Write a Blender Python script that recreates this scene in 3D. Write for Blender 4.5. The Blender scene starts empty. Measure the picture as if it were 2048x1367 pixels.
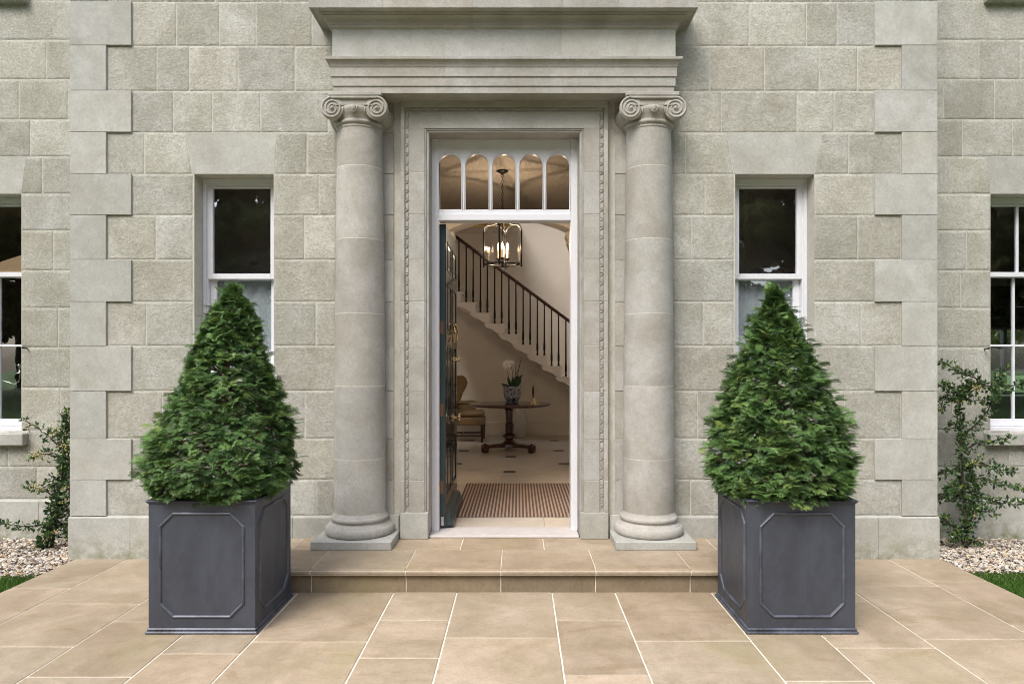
import bpy, bmesh, math, random
import numpy as np
from mathutils import Vector, Matrix, noise
R = math.radians
random.seed(7); rng = np.random.default_rng(7)
S = bpy.context.scene
COL = S.collection
CX, FP = 0.107, 1365.0

# ------------------------------------------------------------------ camera
cam = bpy.data.cameras.new('camera'); co = bpy.data.objects.new('camera', cam); COL.objects.link(co)
co.location = (CX, 0, 1.5); co.rotation_euler = (R(90), 0, 0)
cam.lens = 24.0; cam.sensor_width = 36.0; cam.shift_x = -13/2048; cam.shift_y = 37/2048
cam.clip_start = 0.05; cam.clip_end = 500
S.camera = co
# ------------------------------------------------------------------ sky and sun
SUN_EL, SUN_AZ = 52, -28     # azimuth: degrees from the facing direction (behind the viewer), negative = from the left
w = bpy.data.worlds.new('World'); S.world = w; w.use_nodes = True
nt = w.node_tree; bg = nt.nodes['Background']
sky = nt.nodes.new('ShaderNodeTexSky'); sky.sky_type = 'NISHITA'; sky.sun_disc = False
sky.sun_elevation = R(SUN_EL); sky.sun_rotation = R(180 - SUN_AZ); sky.dust_density = 4.0; sky.air_density = 1.0
hs = nt.nodes.new('ShaderNodeHueSaturation'); hs.inputs['Saturation'].default_value = 0.60
nt.links.new(sky.outputs[0], hs.inputs['Color']); nt.links.new(hs.outputs[0], bg.inputs['Color'])
bg.inputs['Strength'].default_value = 0.15
sd = bpy.data.lights.new('sun', 'SUN'); so = bpy.data.objects.new('sun', sd); COL.objects.link(so)
sd.energy = 1.0; sd.angle = R(25); sd.color = (1.0, 0.965, 0.91)
sx = math.sin(R(28))*math.cos(R(SUN_EL)); sy = math.cos(R(28))*math.cos(R(SUN_EL)); sz = math.sin(R(SUN_EL))
so.rotation_euler = Vector((-sx, -sy, sz)).to_track_quat('Z', 'Y').to_euler()
S.view_settings.view_transform = 'Standard'; S.view_settings.look = 'None'
S.view_settings.gamma = 1; S.view_settings.use_curve_mapping = False
S.view_settings.exposure = 1.05
S.cycles.max_bounces = 10; S.cycles.diffuse_bounces = 5; S.cycles.glossy_bounces = 4
S.cycles.transparent_max_bounces = 16; S.cycles.sample_clamp_indirect = 6
S.cycles.use_denoising = True; S.cycles.pixel_filter_type = 'BLACKMAN_HARRIS'; S.cycles.filter_width = 1.0; S.cycles.denoising_prefilter = 'FAST'

def P(px, py, Y):
    return Vector((CX+(px-1037)*Y/FP, Y, 1.5-(py-720)*Y/FP))

# ------------------------------------------------------------------ materials
MATS = {}
def newmat(name):
    m = bpy.data.materials.new(name); m.use_nodes = True; MATS[name] = m
    return m, m.node_tree, m.node_tree.nodes['Principled BSDF']
def mix(nt, mode, fac, a, b):
    n = nt.nodes.new('ShaderNodeMix'); n.data_type = 'RGBA'; n.blend_type = mode
    for k, v in ((0, fac), (6, a), (7, b)):
        if isinstance(v, bpy.types.NodeSocket): nt.links.new(v, n.inputs[k])
        elif k == 0: n.inputs[0].default_value = v
        else: n.inputs[k].default_value = tuple(v)+((1,) if len(v) == 3 else ())
    return n.outputs[2]
def noise_n(nt, scale, detail=4, rough=.6, coord=None, dist=0.0, stretch=None):
    n = nt.nodes.new('ShaderNodeTexNoise'); n.inputs['Scale'].default_value = scale
    n.inputs['Detail'].default_value = detail; n.inputs['Roughness'].default_value = rough
    n.inputs['Distortion'].default_value = dist
    if coord is not None:
        if stretch:
            mp = nt.nodes.new('ShaderNodeMapping'); mp.inputs['Scale'].default_value = stretch
            nt.links.new(coord, mp.inputs[0]); coord = mp.outputs[0]
        nt.links.new(coord, n.inputs['Vector'])
    return n.outputs['Fac']
def ramp(nt, src, a, b, ca=(0,0,0), cb=(1,1,1)):
    n = nt.nodes.new('ShaderNodeValToRGB'); nt.links.new(src, n.inputs[0])
    n.color_ramp.elements[0].position = a; n.color_ramp.elements[1].position = b
    n.color_ramp.elements[0].color = tuple(ca)+(1,); n.color_ramp.elements[1].color = tuple(cb)+(1,)
    return n.outputs[0]
def coords(nt, tone=True):
    tc = nt.nodes.new('ShaderNodeTexCoord'); c = tc.outputs['Object']
    at = nt.nodes.new('ShaderNodeAttribute'); at.attribute_name = 'tone'
    if tone:
        m = nt.nodes.new('ShaderNodeVectorMath'); m.operation = 'MULTIPLY_ADD'
        nt.links.new(at.outputs['Vector'], m.inputs[0]); m.inputs[1].default_value = (9, 9, 9); nt.links.new(c, m.inputs[2])
        c2 = m.outputs[0]
    else: c2 = c
    sp = nt.nodes.new('ShaderNodeSeparateColor'); nt.links.new(at.outputs['Color'], sp.inputs[0])
    return c, c2, sp.outputs[0], sp.outputs[1], sp.outputs[2]
def bump(nt, bs, h, strength, dist, prev=None):
    b = nt.nodes.new('ShaderNodeBump'); b.inputs['Strength'].default_value = strength; b.inputs['Distance'].default_value = dist
    nt.links.new(h, b.inputs['Height'])
    if prev: nt.links.new(prev, b.inputs['Normal'])
    nt.links.new(b.outputs[0], bs.inputs['Normal']); return b.outputs[0]

def stone(name, base, warm, cool, bumpk='smooth', rough=.85, vary=.5, stain=.25, veins=False, moss=0.0):
    m, nt, bs = newmat(name)
    c, c2, tr, tg, tb = coords(nt)
    col = mix(nt, 'MIX', tg, cool, warm)
    col = mix(nt, 'MIX', .55, col, base)
    v = nt.nodes.new('ShaderNodeMapRange'); nt.links.new(tr, v.inputs[0]); v.inputs[3].default_value = 1-vary/2; v.inputs[4].default_value = 1+vary/2
    cmb = nt.nodes.new('ShaderNodeCombineColor')
    for k in range(3): nt.links.new(v.outputs[0], cmb.inputs[k])
    col = mix(nt, 'MULTIPLY', 1.0, col, cmb.outputs[0])
    big = ramp(nt, noise_n(nt, 2.2, 5, .65, c2, .6), .38, .68)
    col = mix(nt, 'MULTIPLY', stain, col, mix(nt, 'MIX', big, (.62,.60,.52), (1.12,1.13,1.16)))
    mid = ramp(nt, noise_n(nt, 9, 6, .7, c2, .3), .3, .72)
    col = mix(nt, 'MULTIPLY', .8, col, mix(nt, 'MIX', mid, (.86,.855,.84), (1.09,1.09,1.09)))
    fine = ramp(nt, noise_n(nt, 55, 5, .85, c), .32, .68)
    fk = .26 if bumpk == 'picked' else .13
    col = mix(nt, 'MULTIPLY', 1.0, col, mix(nt, 'MIX', fine, (1-fk,1-fk,1-fk*1.05), (1+fk,1+fk,1+fk)))
    pit = ramp(nt, noise_n(nt, 85, 2, .6, c2), .24, .36)
    col = mix(nt, 'MULTIPLY', .55, col, mix(nt, 'MIX', pit, (.55,.54,.50), (1,1,1)))
    # rusty iron patches
    ru = ramp(nt, noise_n(nt, 3.1, 5, .75, c2, 1.0), .66, .78)
    col = mix(nt, 'MIX', mix(nt, 'MULTIPLY', 1.0, ru, (.5,.5,.5)), col, (base[0]*1.15, base[1]*.93, base[2]*.7)) if stain > .1 else col
    # pale lime bloom
    li = ramp(nt, noise_n(nt, 4.3, 6, .7, c2, .5), .64, .76)
    col = mix(nt, 'MIX', mix(nt, 'MULTIPLY', 1.0, li, (.55,.55,.55)), col, (base[0]*1.28, base[1]*1.3, base[2]*1.4))
    if veins:
        ve = ramp(nt, noise_n(nt, 1.3, 8, .72, c2, 2.2, (1, 2.6, 1)), .56, .66)
        col = mix(nt, 'MULTIPLY', mix(nt, 'MULTIPLY', 1.0, ve, (.6,.6,.6)), col, (.78,.70,.58))
        gr = ramp(nt, noise_n(nt, .9, 5, .7, c, .8), .55, .75)
        col = mix(nt, 'MIX', mix(nt, 'MULTIPLY', 1.0, gr, (.5,.5,.5)), col, (.33,.30,.16))
    if moss:
        # green-black growth on the stone near the ground
        sx_ = nt.nodes.new('ShaderNodeSeparateXYZ'); nt.links.new(c, sx_.inputs[0])
        mr = nt.nodes.new('ShaderNodeMapRange'); nt.links.new(sx_.outputs[2], mr.inputs[0])
        mr.inputs[1].default_value = moss; mr.inputs[2].default_value = 0.0
        mm = nt.nodes.new('ShaderNodeMath'); mm.operation = 'MULTIPLY'; nt.links.new(mr.outputs[0], mm.inputs[0])
        nt.links.new(ramp(nt, noise_n(nt, 14, 5, .7, c), .4, .65), mm.inputs[1])
        col = mix(nt, 'MIX', mm.outputs[0], col, (.17,.175,.09))
    nt.links.new(col, bs.inputs['Base Color'])
    bs.inputs['Roughness'].default_value = rough; bs.inputs['Specular IOR Level'].default_value = .25
    if bumpk == 'picked':
        b = bump(nt, bs, noise_n(nt, 62, 3, .55, c2, .2, (.8,1,1.2)), .6, .008)
        b = bump(nt, bs, noise_n(nt, 90, 3, .7, c2), .65, .004, b)
    else:
        b = bump(nt, bs, noise_n(nt, 60, 5, .75, c), .3, .002)
        b = bump(nt, bs, noise_n(nt, 6, 3, .5, c2), .25, .006, b)
    return m
ST_R = stone('stone_rubble', (.405,.400,.360), (.415,.402,.350), (.390,.397,.374), 'picked', .92, .19, .5)
ST_S = stone('stone_ashlar', (.415,.417,.390), (.42,.415,.38), (.408,.416,.400), 'smooth', .8, .15, .38, moss=.20)
ST_C = stone('stone_column', (.385,.376,.35), (.40,.378,.345), (.37,.372,.362), 'smooth', .78, .20, .55, moss=.24)
ST_M = stone('mortar_stone', (.475,.465,.415), (.48,.465,.405), (.465,.465,.425), 'smooth', .95, .1, .15)
ST_M2 = stone('lime_pointing', (.56,.54,.48), (.57,.54,.47), (.55,.54,.50), 'smooth', .95, .1, .05)
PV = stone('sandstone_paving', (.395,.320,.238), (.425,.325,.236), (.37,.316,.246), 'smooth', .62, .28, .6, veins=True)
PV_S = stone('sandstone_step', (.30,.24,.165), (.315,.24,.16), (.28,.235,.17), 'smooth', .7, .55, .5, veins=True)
JT = stone('white_pointing', (.66,.62,.55), (.67,.62,.53), (.66,.62,.56), 'smooth', .95, .05, .05)
HF = stone('limestone_floor', (.56,.49,.41), (.57,.50,.41), (.54,.49,.43), 'smooth', .35, .12, .15)

def plain(name, col, rough=.5, metal=0.0, nvar=.12, nscale=12, bmp=0.0, bs_scale=80, spec=.5, coat=0):
    m, nt, bs = newmat(name)
    c, c2, tr, tg, tb = coords(nt)
    f = ramp(nt, noise_n(nt, nscale, 5, .65, c2), .3, .7)
    lo = tuple(x*(1-nvar) for x in col); hi = tuple(min(1, x*(1+nvar)) for x in col)
    nt.links.new(mix(nt, 'MIX', f, lo, hi), bs.inputs['Base Color'])
    bs.inputs['Roughness'].default_value = rough; bs.inputs['Metallic'].default_value = metal
    bs.inputs['Specular IOR Level'].default_value = spec; bs.inputs['Coat Weight'].default_value = coat
    if bmp: bump(nt, bs, noise_n(nt, bs_scale, 3, .6, c), bmp, .003)
    return m
WHITE = plain('white_paint', (.64,.65,.69), .35, 0, .03, 20, .1, 40)
LEAD = plain('lead_finish', (.050,.057,.075), .48, .2, .22, 4, .15, 30)
nt = LEAD.node_tree; bsn = nt.nodes['Principled BSDF']
tc = nt.nodes.new('ShaderNodeTexCoord')
fr = noise_n(nt, 7, 6, .7, tc.outputs['Object'], .4, (1,1,.25)); mr = nt.nodes.new('ShaderNodeMapRange'); nt.links.new(fr, mr.inputs[0]); mr.inputs[3].default_value = .26; mr.inputs[4].default_value = .66
nt.links.new(mr.outputs[0], bsn.inputs['Roughness'])
oldc = bsn.inputs['Base Color'].links[0].from_socket
scf = ramp(nt, noise_n(nt, 5, 7, .75, tc.outputs['Object'], .8, (1,1,.4)), .45, .75)
nt.links.new(mix(nt, 'MIX', mix(nt, 'MULTIPLY', 1.0, scf, (.6,.6,.6)), oldc, (.085,.098,.135)), bsn.inputs['Base Color'])
LEAD_E = plain('lead_paler_edge', (.075,.084,.11), .42, .2, .5, 9, .1, 30)  # paler tone of lead for the panel and base mouldings
TEAL = plain('teal_door_paint', (.024,.040,.046), .35, 0, .1, 8, .05, 30)
DARKP = plain('glossy_dark_door_paint', (.012,.02,.022), .10, 0, .1, 8, .03, 20, .6, .5)
BRASS = plain('brass', (.58,.46,.28), .18, 1.0, .1, 10)
BRONZE = plain('bronze_hinge', (.20,.11,.07), .4, .7, .1, 10)
STEEL = plain('steel', (.5,.5,.52), .3, 1.0, .1, 10)
SILVER = plain('silver', (.75,.74,.7), .2, 1.0, .05, 10)
IRON = plain('black_iron', (.012,.011,.010), .4, .5, .1, 10)
WOOD = plain('mahogany', (.060,.022,.012), .16, 0, .35, 9, .04, 60, .5, .35)
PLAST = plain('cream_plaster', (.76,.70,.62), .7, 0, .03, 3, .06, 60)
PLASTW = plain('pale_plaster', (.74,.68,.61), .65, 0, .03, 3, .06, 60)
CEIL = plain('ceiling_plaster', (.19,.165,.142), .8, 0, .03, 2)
GILT = plain('gilt', (.80,.62,.22), .35, .6, .1, 30)
BLACKT = plain('black_slate', (.02,.018,.018), .35, 0, .2, 20)
FABRIC = plain('tan_leather', (.27,.18,.085), .5, 0, .15, 8, .15, 60)
FABRICB = plain('tan_back_fabric', (.20,.12,.05), .85, 0, .12, 30, .3, 200)
CERAM = plain('white_ceramic', (.62,.60,.54), .25, 0, .05, 6)
CURT = plain('net_curtain', (.42,.46,.50), .9, 0, .06, 12)
BLIND = plain('dark_red_blind', (.10,.018,.020), .9, 0, .15, 20, .3, 120)
DARKW = plain('room_wall', (.45,.38,.35), .9, 0, .1, 2)
SOIL = plain('dark_soil', (.025,.017,.012), .95, 0, .5, 40, .8, 60)
BARK = plain('yew_bark', (.20,.115,.065), .85, 0, .4, 30, .6, 90)
BARKD = plain('shrub_bark', (.05,.038,.03), .85, 0, .3, 30, .5, 90)
PETAL = plain('white_petal', (.78,.76,.72), .6, 0, .05, 30)
ORCH = plain('orchid_leaf', (.015,.05,.015), .35, 0, .2, 20)
BERRY = plain('yellow_berry', (.42,.37,.15), .5, 0, .3, 60)
CANDLE = plain('candle_sleeve', (.75,.62,.40), .5, 0, .05, 20)
LAWN = plain('lawn', (.060,.125,.022), .95, 0, .5, 6, .8, 80)
GRAVB = plain('gravel_bed', (.22,.18,.14), .95, 0, .4, 40, .8, 60)
ROOFM = plain('lead_roof', (.12,.12,.13), .6, 0, .1, 6)

def toned(name, lo, hi, hot, rough=.5, spec=.4, trans=0.0):
    m, nt, bs = newmat(name)
    at = nt.nodes.new('ShaderNodeAttribute'); at.attribute_name = 'tone'
    sp = nt.nodes.new('ShaderNodeSeparateColor'); nt.links.new(at.outputs['Color'], sp.inputs[0])
    col = mix(nt, 'MIX', sp.outputs[0], lo, hi); col = mix(nt, 'MIX', sp.outputs[1], col, hot)
    nt.links.new(col, bs.inputs['Base Color']); bs.inputs['Roughness'].default_value = rough
    bs.inputs['Specular IOR Level'].default_value = spec
    if trans:
        tr = nt.nodes.new('ShaderNodeBsdfTranslucent'); nt.links.new(col, tr.inputs['Color'])
        ms = nt.nodes.new('ShaderNodeMixShader'); ms.inputs[0].default_value = trans
        nt.links.new(bs.outputs[0], ms.inputs[1]); nt.links.new(tr.outputs[0], ms.inputs[2])
        nt.links.new(ms.outputs[0], nt.nodes['Material Output'].inputs[0])
    return m
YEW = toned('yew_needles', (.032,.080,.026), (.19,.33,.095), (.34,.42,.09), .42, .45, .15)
LEAF = toned('shrub_leaf', (.022,.055,.018), (.085,.17,.05), (.25,.33,.07), .32, .5, .15)
TLEAF = toned('tree_leaf', (.06,.09,.035), (.16,.20,.07), (.22,.26,.08), .5, .4, .6)
GRASS = toned('grass_blades', (.045,.11,.018), (.10,.21,.035), (.22,.26,.08), .5, .3, .3)
PEBBLE = toned('pebbles', (.17,.15,.14), (.66,.61,.53), (.50,.34,.18), .7, .3)

def glass(name, tint=(1,1,1), extra=.0):
    m, nt, bs = newmat(name); nt.nodes.remove(bs)
    t = nt.nodes.new('ShaderNodeBsdfTransparent'); t.inputs[0].default_value = tint+(1,)
    g = nt.nodes.new('ShaderNodeBsdfGlossy'); g.inputs['Roughness'].default_value = .01; g.inputs['Color'].default_value = (.95,.97,1,1)
    lw_ = nt.nodes.new('ShaderNodeLayerWeight'); lw_.inputs['Blend'].default_value = .5
    pw = nt.nodes.new('ShaderNodeMath'); pw.operation = 'POWER'; nt.links.new(lw_.outputs['Facing'], pw.inputs[0]); pw.inputs[1].default_value = 5
    f = nt.nodes.new('ShaderNodeMath'); f.operation = 'MULTIPLY_ADD'; nt.links.new(pw.outputs[0], f.inputs[0]); f.inputs[1].default_value = .9; f.inputs[2].default_value = .04
    tc = nt.nodes.new('ShaderNodeTexCoord'); b = nt.nodes.new('ShaderNodeBump'); b.inputs['Strength'].default_value = .12; b.inputs['Distance'].default_value = .004
    nt.links.new(noise_n(nt, 5, 2, .5, tc.outputs['Object']), b.inputs['Height'])
    nt.links.new(b.outputs[0], g.inputs['Normal'])
    a = nt.nodes.new('ShaderNodeMath'); a.operation = 'ADD'; a.inputs[1].default_value = extra; nt.links.new(f.outputs[0], a.inputs[0])
    ms = nt.nodes.new('ShaderNodeMixShader'); nt.links.new(a.outputs[0], ms.inputs[0])
    nt.links.new(t.outputs[0], ms.inputs[1]); nt.links.new(g.outputs[0], ms.inputs[2])
    nt.links.new(ms.outputs[0], nt.nodes['Material Output'].inputs[0]); return m
GLASS = glass('window_glass', (.98,.99,.985), .13)
GLASSF = glass('fanlight_glass', (.80,.79,.77), .02)
LGLASS = glass('lantern_glass', (.90,.90,.90), .0)
def emit(name, col, s):
    m, nt, bs = newmat(name); bs.inputs['Emission Color'].default_value = col+(1,); bs.inputs['Emission Strength'].default_value = s
    bs.inputs['Base Color'].default_value = col+(1,); return m
BULB = emit('lit_bulb', (1,.74,.45), 9.0)
SHADE = emit('lit_lampshade', (.80,.55,.33), .22)

# ------------------------------------------------------------------ mesh helpers
class MB:
    def __init__(s): s.v=[]; s.f=[]; s.t=[]; s.s=[]; s.m=[]
    def add(s, vs, fs, tone=(.5,.5,.5), smooth=False, mat=0):
        o=len(s.v); s.v += [tuple(p) for p in vs]
        for f in fs: s.f.append(tuple(i+o for i in f)); s.t.append(tone); s.s.append(smooth); s.m.append(mat)
    def box(s, x0,x1,y0,y1,z0,z1, b=0.0, tone=(.5,.5,.5), mat=0):
        if x0>x1: x0,x1=x1,x0
        if y0>y1: y0,y1=y1,y0
        if z0>z1: z0,z1=z1,z0
        if b<=0:
            s.add([(x,y,z) for x in (x0,x1) for y in (y0,y1) for z in (z0,z1)],
                  [(0,1,3,2),(4,6,7,5),(0,4,5,1),(2,3,7,6),(0,2,6,4),(1,5,7,3)], tone, False, mat); return
        b=min(b,(x1-x0)*.45,(y1-y0)*.45,(z1-z0)*.45)
        X=(x0,x1);Y=(y0,y1);Z=(z0,z1); vs=[]; idx={}
        for i in (0,1):
            for j in (0,1):
                for k in (0,1):
                    dx=b if i==0 else -b; dy=b if j==0 else -b; dz=b if k==0 else -b
                    for a,p in enumerate(((X[i],Y[j]+dy,Z[k]+dz),(X[i]+dx,Y[j],Z[k]+dz),(X[i]+dx,Y[j]+dy,Z[k]))):
                        idx[(i,j,k,a)]=len(vs); vs.append(p)
        fs=[]
        g=lambda i,j,k,a: idx[(i,j,k,a)]
        for i in (0,1):
            q=[g(i,0,0,0),g(i,1,0,0),g(i,1,1,0),g(i,0,1,0)]; fs.append(q if i else q[::-1])
            q=[g(0,i,0,1),g(0,i,1,1),g(1,i,1,1),g(1,i,0,1)]; fs.append(q if i else q[::-1])
            q=[g(0,0,i,2),g(1,0,i,2),g(1,1,i,2),g(0,1,i,2)]; fs.append(q if i else q[::-1])
        for i in (0,1):
            for j in (0,1):
                q=[g(i,j,0,0),g(i,j,0,1),g(i,j,1,1),g(i,j,1,0)]; fs.append(q[::-1] if (i==j) else q)
                q=[g(i,0,j,0),g(i,1,j,0),g(i,1,j,2),g(i,0,j,2)]; fs.append(q[::-1] if (i==j) else q)
                q=[g(0,i,j,1),g(0,i,j,2),g(1,i,j,2),g(1,i,j,1)]; fs.append(q[::-1] if (i==j) else q)
                for k in (0,1):
                    q=[g(i,j,k,0),g(i,j,k,1),g(i,j,k,2)]; fs.append(q if (i+j+k)%2 else q[::-1])
        s.add(vs,fs,tone,False,mat)
    def lathe(s, prof, c=(0,0,0), seg=40, tone=(.5,.5,.5), smooth=True, cap=True, mat=0, axis='z'):
        vs=[]; n=len(prof)
        for i in range(seg):
            a=2*math.pi*i/seg; ca,sa=math.cos(a),math.sin(a)
            for r,z in prof:
                p=(r*ca,r*sa,z) if axis=='z' else ((z,r*ca,r*sa) if axis=='x' else (r*sa,z,r*ca))
                vs.append((c[0]+p[0],c[1]+p[1],c[2]+p[2]))
        fs=[]
        for i in range(seg):
            j=(i+1)%seg
            for k in range(n-1): fs.append((i*n+k,j*n+k,j*n+k+1,i*n+k+1))
        s.add(vs,fs,tone,smooth,mat)
        if cap:
            if prof[0][0]>1e-5: s.add([vs[i*n] for i in range(seg)][::-1],[tuple(range(seg))],tone,False,mat)
            if prof[-1][0]>1e-5: s.add([vs[i*n+n-1] for i in range(seg)],[tuple(range(seg))],tone,False,mat)
    def tube(s, pts, rad, seg=8, tone=(.5,.5,.5), mat=0, closed=False):
        pts=[Vector(p) for p in pts]; n=len(pts)
        if not hasattr(rad,'__len__'): rad=[rad]*n
        vs=[]; up=None
        for i,p in enumerate(pts):
            d=(pts[(i+1)%n]-pts[i-1]) if closed else (pts[min(i+1,n-1)]-pts[max(i-1,0)])
            d.normalize()
            if up is None: up=Vector((0,0,1)) if abs(d.z)<.9 else Vector((0,1,0))
            a=d.cross(up)
            if a.length<1e-4: a=d.orthogonal()
            a.normalize(); b=a.cross(d); b.normalize(); up=b
            for k in range(seg):
                t=2*math.pi*k/seg; vs.append(p+(a*math.cos(t)+b*math.sin(t))*rad[i])
        fs=[]
        for i in range(n if closed else n-1):
            j=(i+1)%n
            for k in range(seg): fs.append((i*seg+k,i*seg+(k+1)%seg,j*seg+(k+1)%seg,j*seg+k))
        if not closed: fs.append(tuple(range(seg))[::-1]); fs.append(tuple((n-1)*seg+k for k in range(seg)))
        s.add(vs,fs,tone,True,mat)
    def poly(s, pts, y0, y1, tone=(.5,.5,.5), mat=0):      # (x,z) polygon extruded along y
        n=len(pts); ar=sum(pts[i][0]*pts[(i+1)%n][1]-pts[(i+1)%n][0]*pts[i][1] for i in range(n))
        if ar<0: pts=pts[::-1]
        vs=[(p[0],y0,p[1]) for p in pts]+[(p[0],y1,p[1]) for p in pts]
        fs=[tuple(range(n)),tuple(range(2*n-1,n-1,-1))]+[(i,n+i,n+(i+1)%n,(i+1)%n)[::1] for i in range(n)]
        fs=fs[:2]+[(i,n+i,n+(i+1)%n,(i+1)%n) for i in range(n)]
        s.add(vs,fs,tone,False,mat)
    def ball(s, c, r, seg=10, rings=7, tone=(.5,.5,.5), sc=(1,1,1), mat=0):
        vs=[]; 
        for i in range(rings+1):
            th=math.pi*i/rings
            for k in range(seg):
                a=2*math.pi*k/seg; vs.append((c[0]+r*sc[0]*math.sin(th)*math.cos(a),c[1]+r*sc[1]*math.sin(th)*math.sin(a),c[2]+r*sc[2]*math.cos(th)))
        fs=[(i*seg+k,(i+1)*seg+k,(i+1)*seg+(k+1)%seg,i*seg+(k+1)%seg) for i in range(rings) for k in range(seg)]
        s.add(vs,fs,tone,True,mat)
    def build(s, name, mats, parent=None, fixn=True, loc=None):
        me=bpy.data.meshes.new(name); me.from_pydata(s.v,[],s.f)
        if fixn:
            bm=bmesh.new(); bm.from_mesh(me); bmesh.ops.recalc_face_normals(bm, faces=bm.faces); bm.to_mesh(me); bm.free()
        if not isinstance(mats,(list,tuple)): mats=[mats]
        for m in mats: me.materials.append(m)
        me.polygons.foreach_set('use_smooth', s.s); me.polygons.foreach_set('material_index', s.m)
        at=me.attributes.new('tone','FLOAT_COLOR','CORNER')
        cs=[]
        for f,t in zip(s.f,s.t): cs += (list(t)+[1.0])*len(f)
        at.data.foreach_set('color', cs)
        me.update()
        o=bpy.data.objects.new(name,me); COL.objects.link(o)
        if loc: o.location=loc
        if parent: o.parent=parent
        return o
def npmesh(name, V, F, tone, mat, parent=None, smooth=False):
    """V (n,3), F (m,k) constant k, tone (m,3)"""
    me=bpy.data.meshes.new(name); k=F.shape[1]; m=len(F)
    me.vertices.add(len(V)); me.vertices.foreach_set('co', V.astype(np.float32).ravel())
    me.loops.add(m*k); me.loops.foreach_set('vertex_index', F.astype(np.int32).ravel())
    me.polygons.add(m); me.polygons.foreach_set('loop_start', np.arange(0,m*k,k,dtype=np.int32))
    me.polygons.foreach_set('loop_total', np.full(m,k,dtype=np.int32))
    me.polygons.foreach_set('use_smooth', np.full(m,smooth))
    me.materials.append(mat); me.update(calc_edges=True)
    at=me.attributes.new('tone','FLOAT_COLOR','CORNER')
    c=np.ones((m,k,4),dtype=np.float32); c[:,:,:3]=tone[:,None,:]
    at.data.foreach_set('color', c.ravel()); me.validate()
    o=bpy.data.objects.new(name,me); COL.objects.link(o)
    if parent: o.parent=parent
    return o
def T(vr=.5): return (random.random()*vr*2+.5-vr, random.random(), random.random())
def tag(o, label, cat, group=None):
    o['label']=label; o['category']=cat
    if group: o['group']=group
    return o
def struct(o): o['kind']='structure'; return o
def empty(name, loc=(0,0,0), rz=0, parent=None):
    o=bpy.data.objects.new(name,None); o.empty_display_size=.1; COL.objects.link(o); o.location=loc; o.rotation_euler=(0,0,rz)
    if parent: o.parent=parent
    return o
def copy_tree(o, parent=None):
    c=o.copy(); COL.objects.link(c); c.parent=parent if parent else o.parent
    for ch in list(o.children):
        copy_tree(ch, c)
    return c
def holed(name, outer, holes, y0, y1, mat, parent, bev=.003):
    cu=bpy.data.curves.new(name,'CURVE'); cu.dimensions='2D'; cu.fill_mode='BOTH'; cu.extrude=(y1-y0)/2-bev; cu.bevel_depth=bev; cu.bevel_resolution=1; cu.offset=-bev
    for pts in [outer]+holes:
        sp=cu.splines.new('POLY'); sp.points.add(len(pts)-1); sp.use_cyclic_u=True
        for i,p in enumerate(pts): sp.points[i].co=(p[0],p[1],0,1)
    ob=bpy.data.objects.new('tmp',cu); me=bpy.data.meshes.new_from_object(ob); bpy.data.objects.remove(ob)
    yc=(y0+y1)/2
    for v in me.vertices: x,y,z=v.co; v.co=(x,yc-z,y)
    me.name=name; me.materials.clear(); me.materials.append(mat); me.update()
    o=bpy.data.objects.new(name,me); COL.objects.link(o); o.parent=parent; return o
def rect(x0,x1,z0,z1): return [(x0,z0),(x1,z0),(x1,z1),(x0,z1)]
def sheet(mb, x0,x1,y0,y1,z, tone=(.5,.5,.5)): mb.add([(x0,y0,z),(x1,y0,z),(x1,y1,z),(x0,y1,z)],[(0,1,2,3)],tone)
def wall_cells(mb, x0,x1,z0,z1,y0,y1,ops):
    xs=sorted({x0,x1,*[o[0] for o in ops],*[o[1] for o in ops]}); zs=sorted({z0,z1,*[o[2] for o in ops],*[o[3] for o in ops]})
    xs=[x for x in xs if x0<=x<=x1]; zs=[z for z in zs if z0<=z<=z1]
    def solid(i,k):
        if i<0 or k<0 or i>=len(xs)-1 or k>=len(zs)-1: return False
        cx,cz=(xs[i]+xs[i+1])/2,(zs[k]+zs[k+1])/2
        return not any(o[0]<cx<o[1] and o[2]<cz<o[3] for o in ops)
    for i in range(len(xs)-1):
        for k in range(len(zs)-1):
            if not solid(i,k): continue
            a,b,c,d=xs[i],xs[i+1],zs[k],zs[k+1]
            mb.add([(a,y0,c),(b,y0,c),(b,y0,d),(a,y0,d)],[(0,1,2,3)]); mb.add([(a,y1,c),(b,y1,c),(b,y1,d),(a,y1,d)],[(3,2,1,0)])
            if not solid(i-1,k): mb.add([(a,y0,c),(a,y0,d),(a,y1,d),(a,y1,c)],[(0,1,2,3)])
            if not solid(i+1,k): mb.add([(b,y0,c),(b,y1,c),(b,y1,d),(b,y0,d)],[(0,1,2,3)])
            if not solid(i,k-1): mb.add([(a,y0,c),(a,y1,c),(b,y1,c),(b,y0,c)],[(0,1,2,3)])
            if not solid(i,k+1): mb.add([(a,y0,d),(b,y0,d),(b,y1,d),(a,y1,d)],[(0,1,2,3)])
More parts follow.
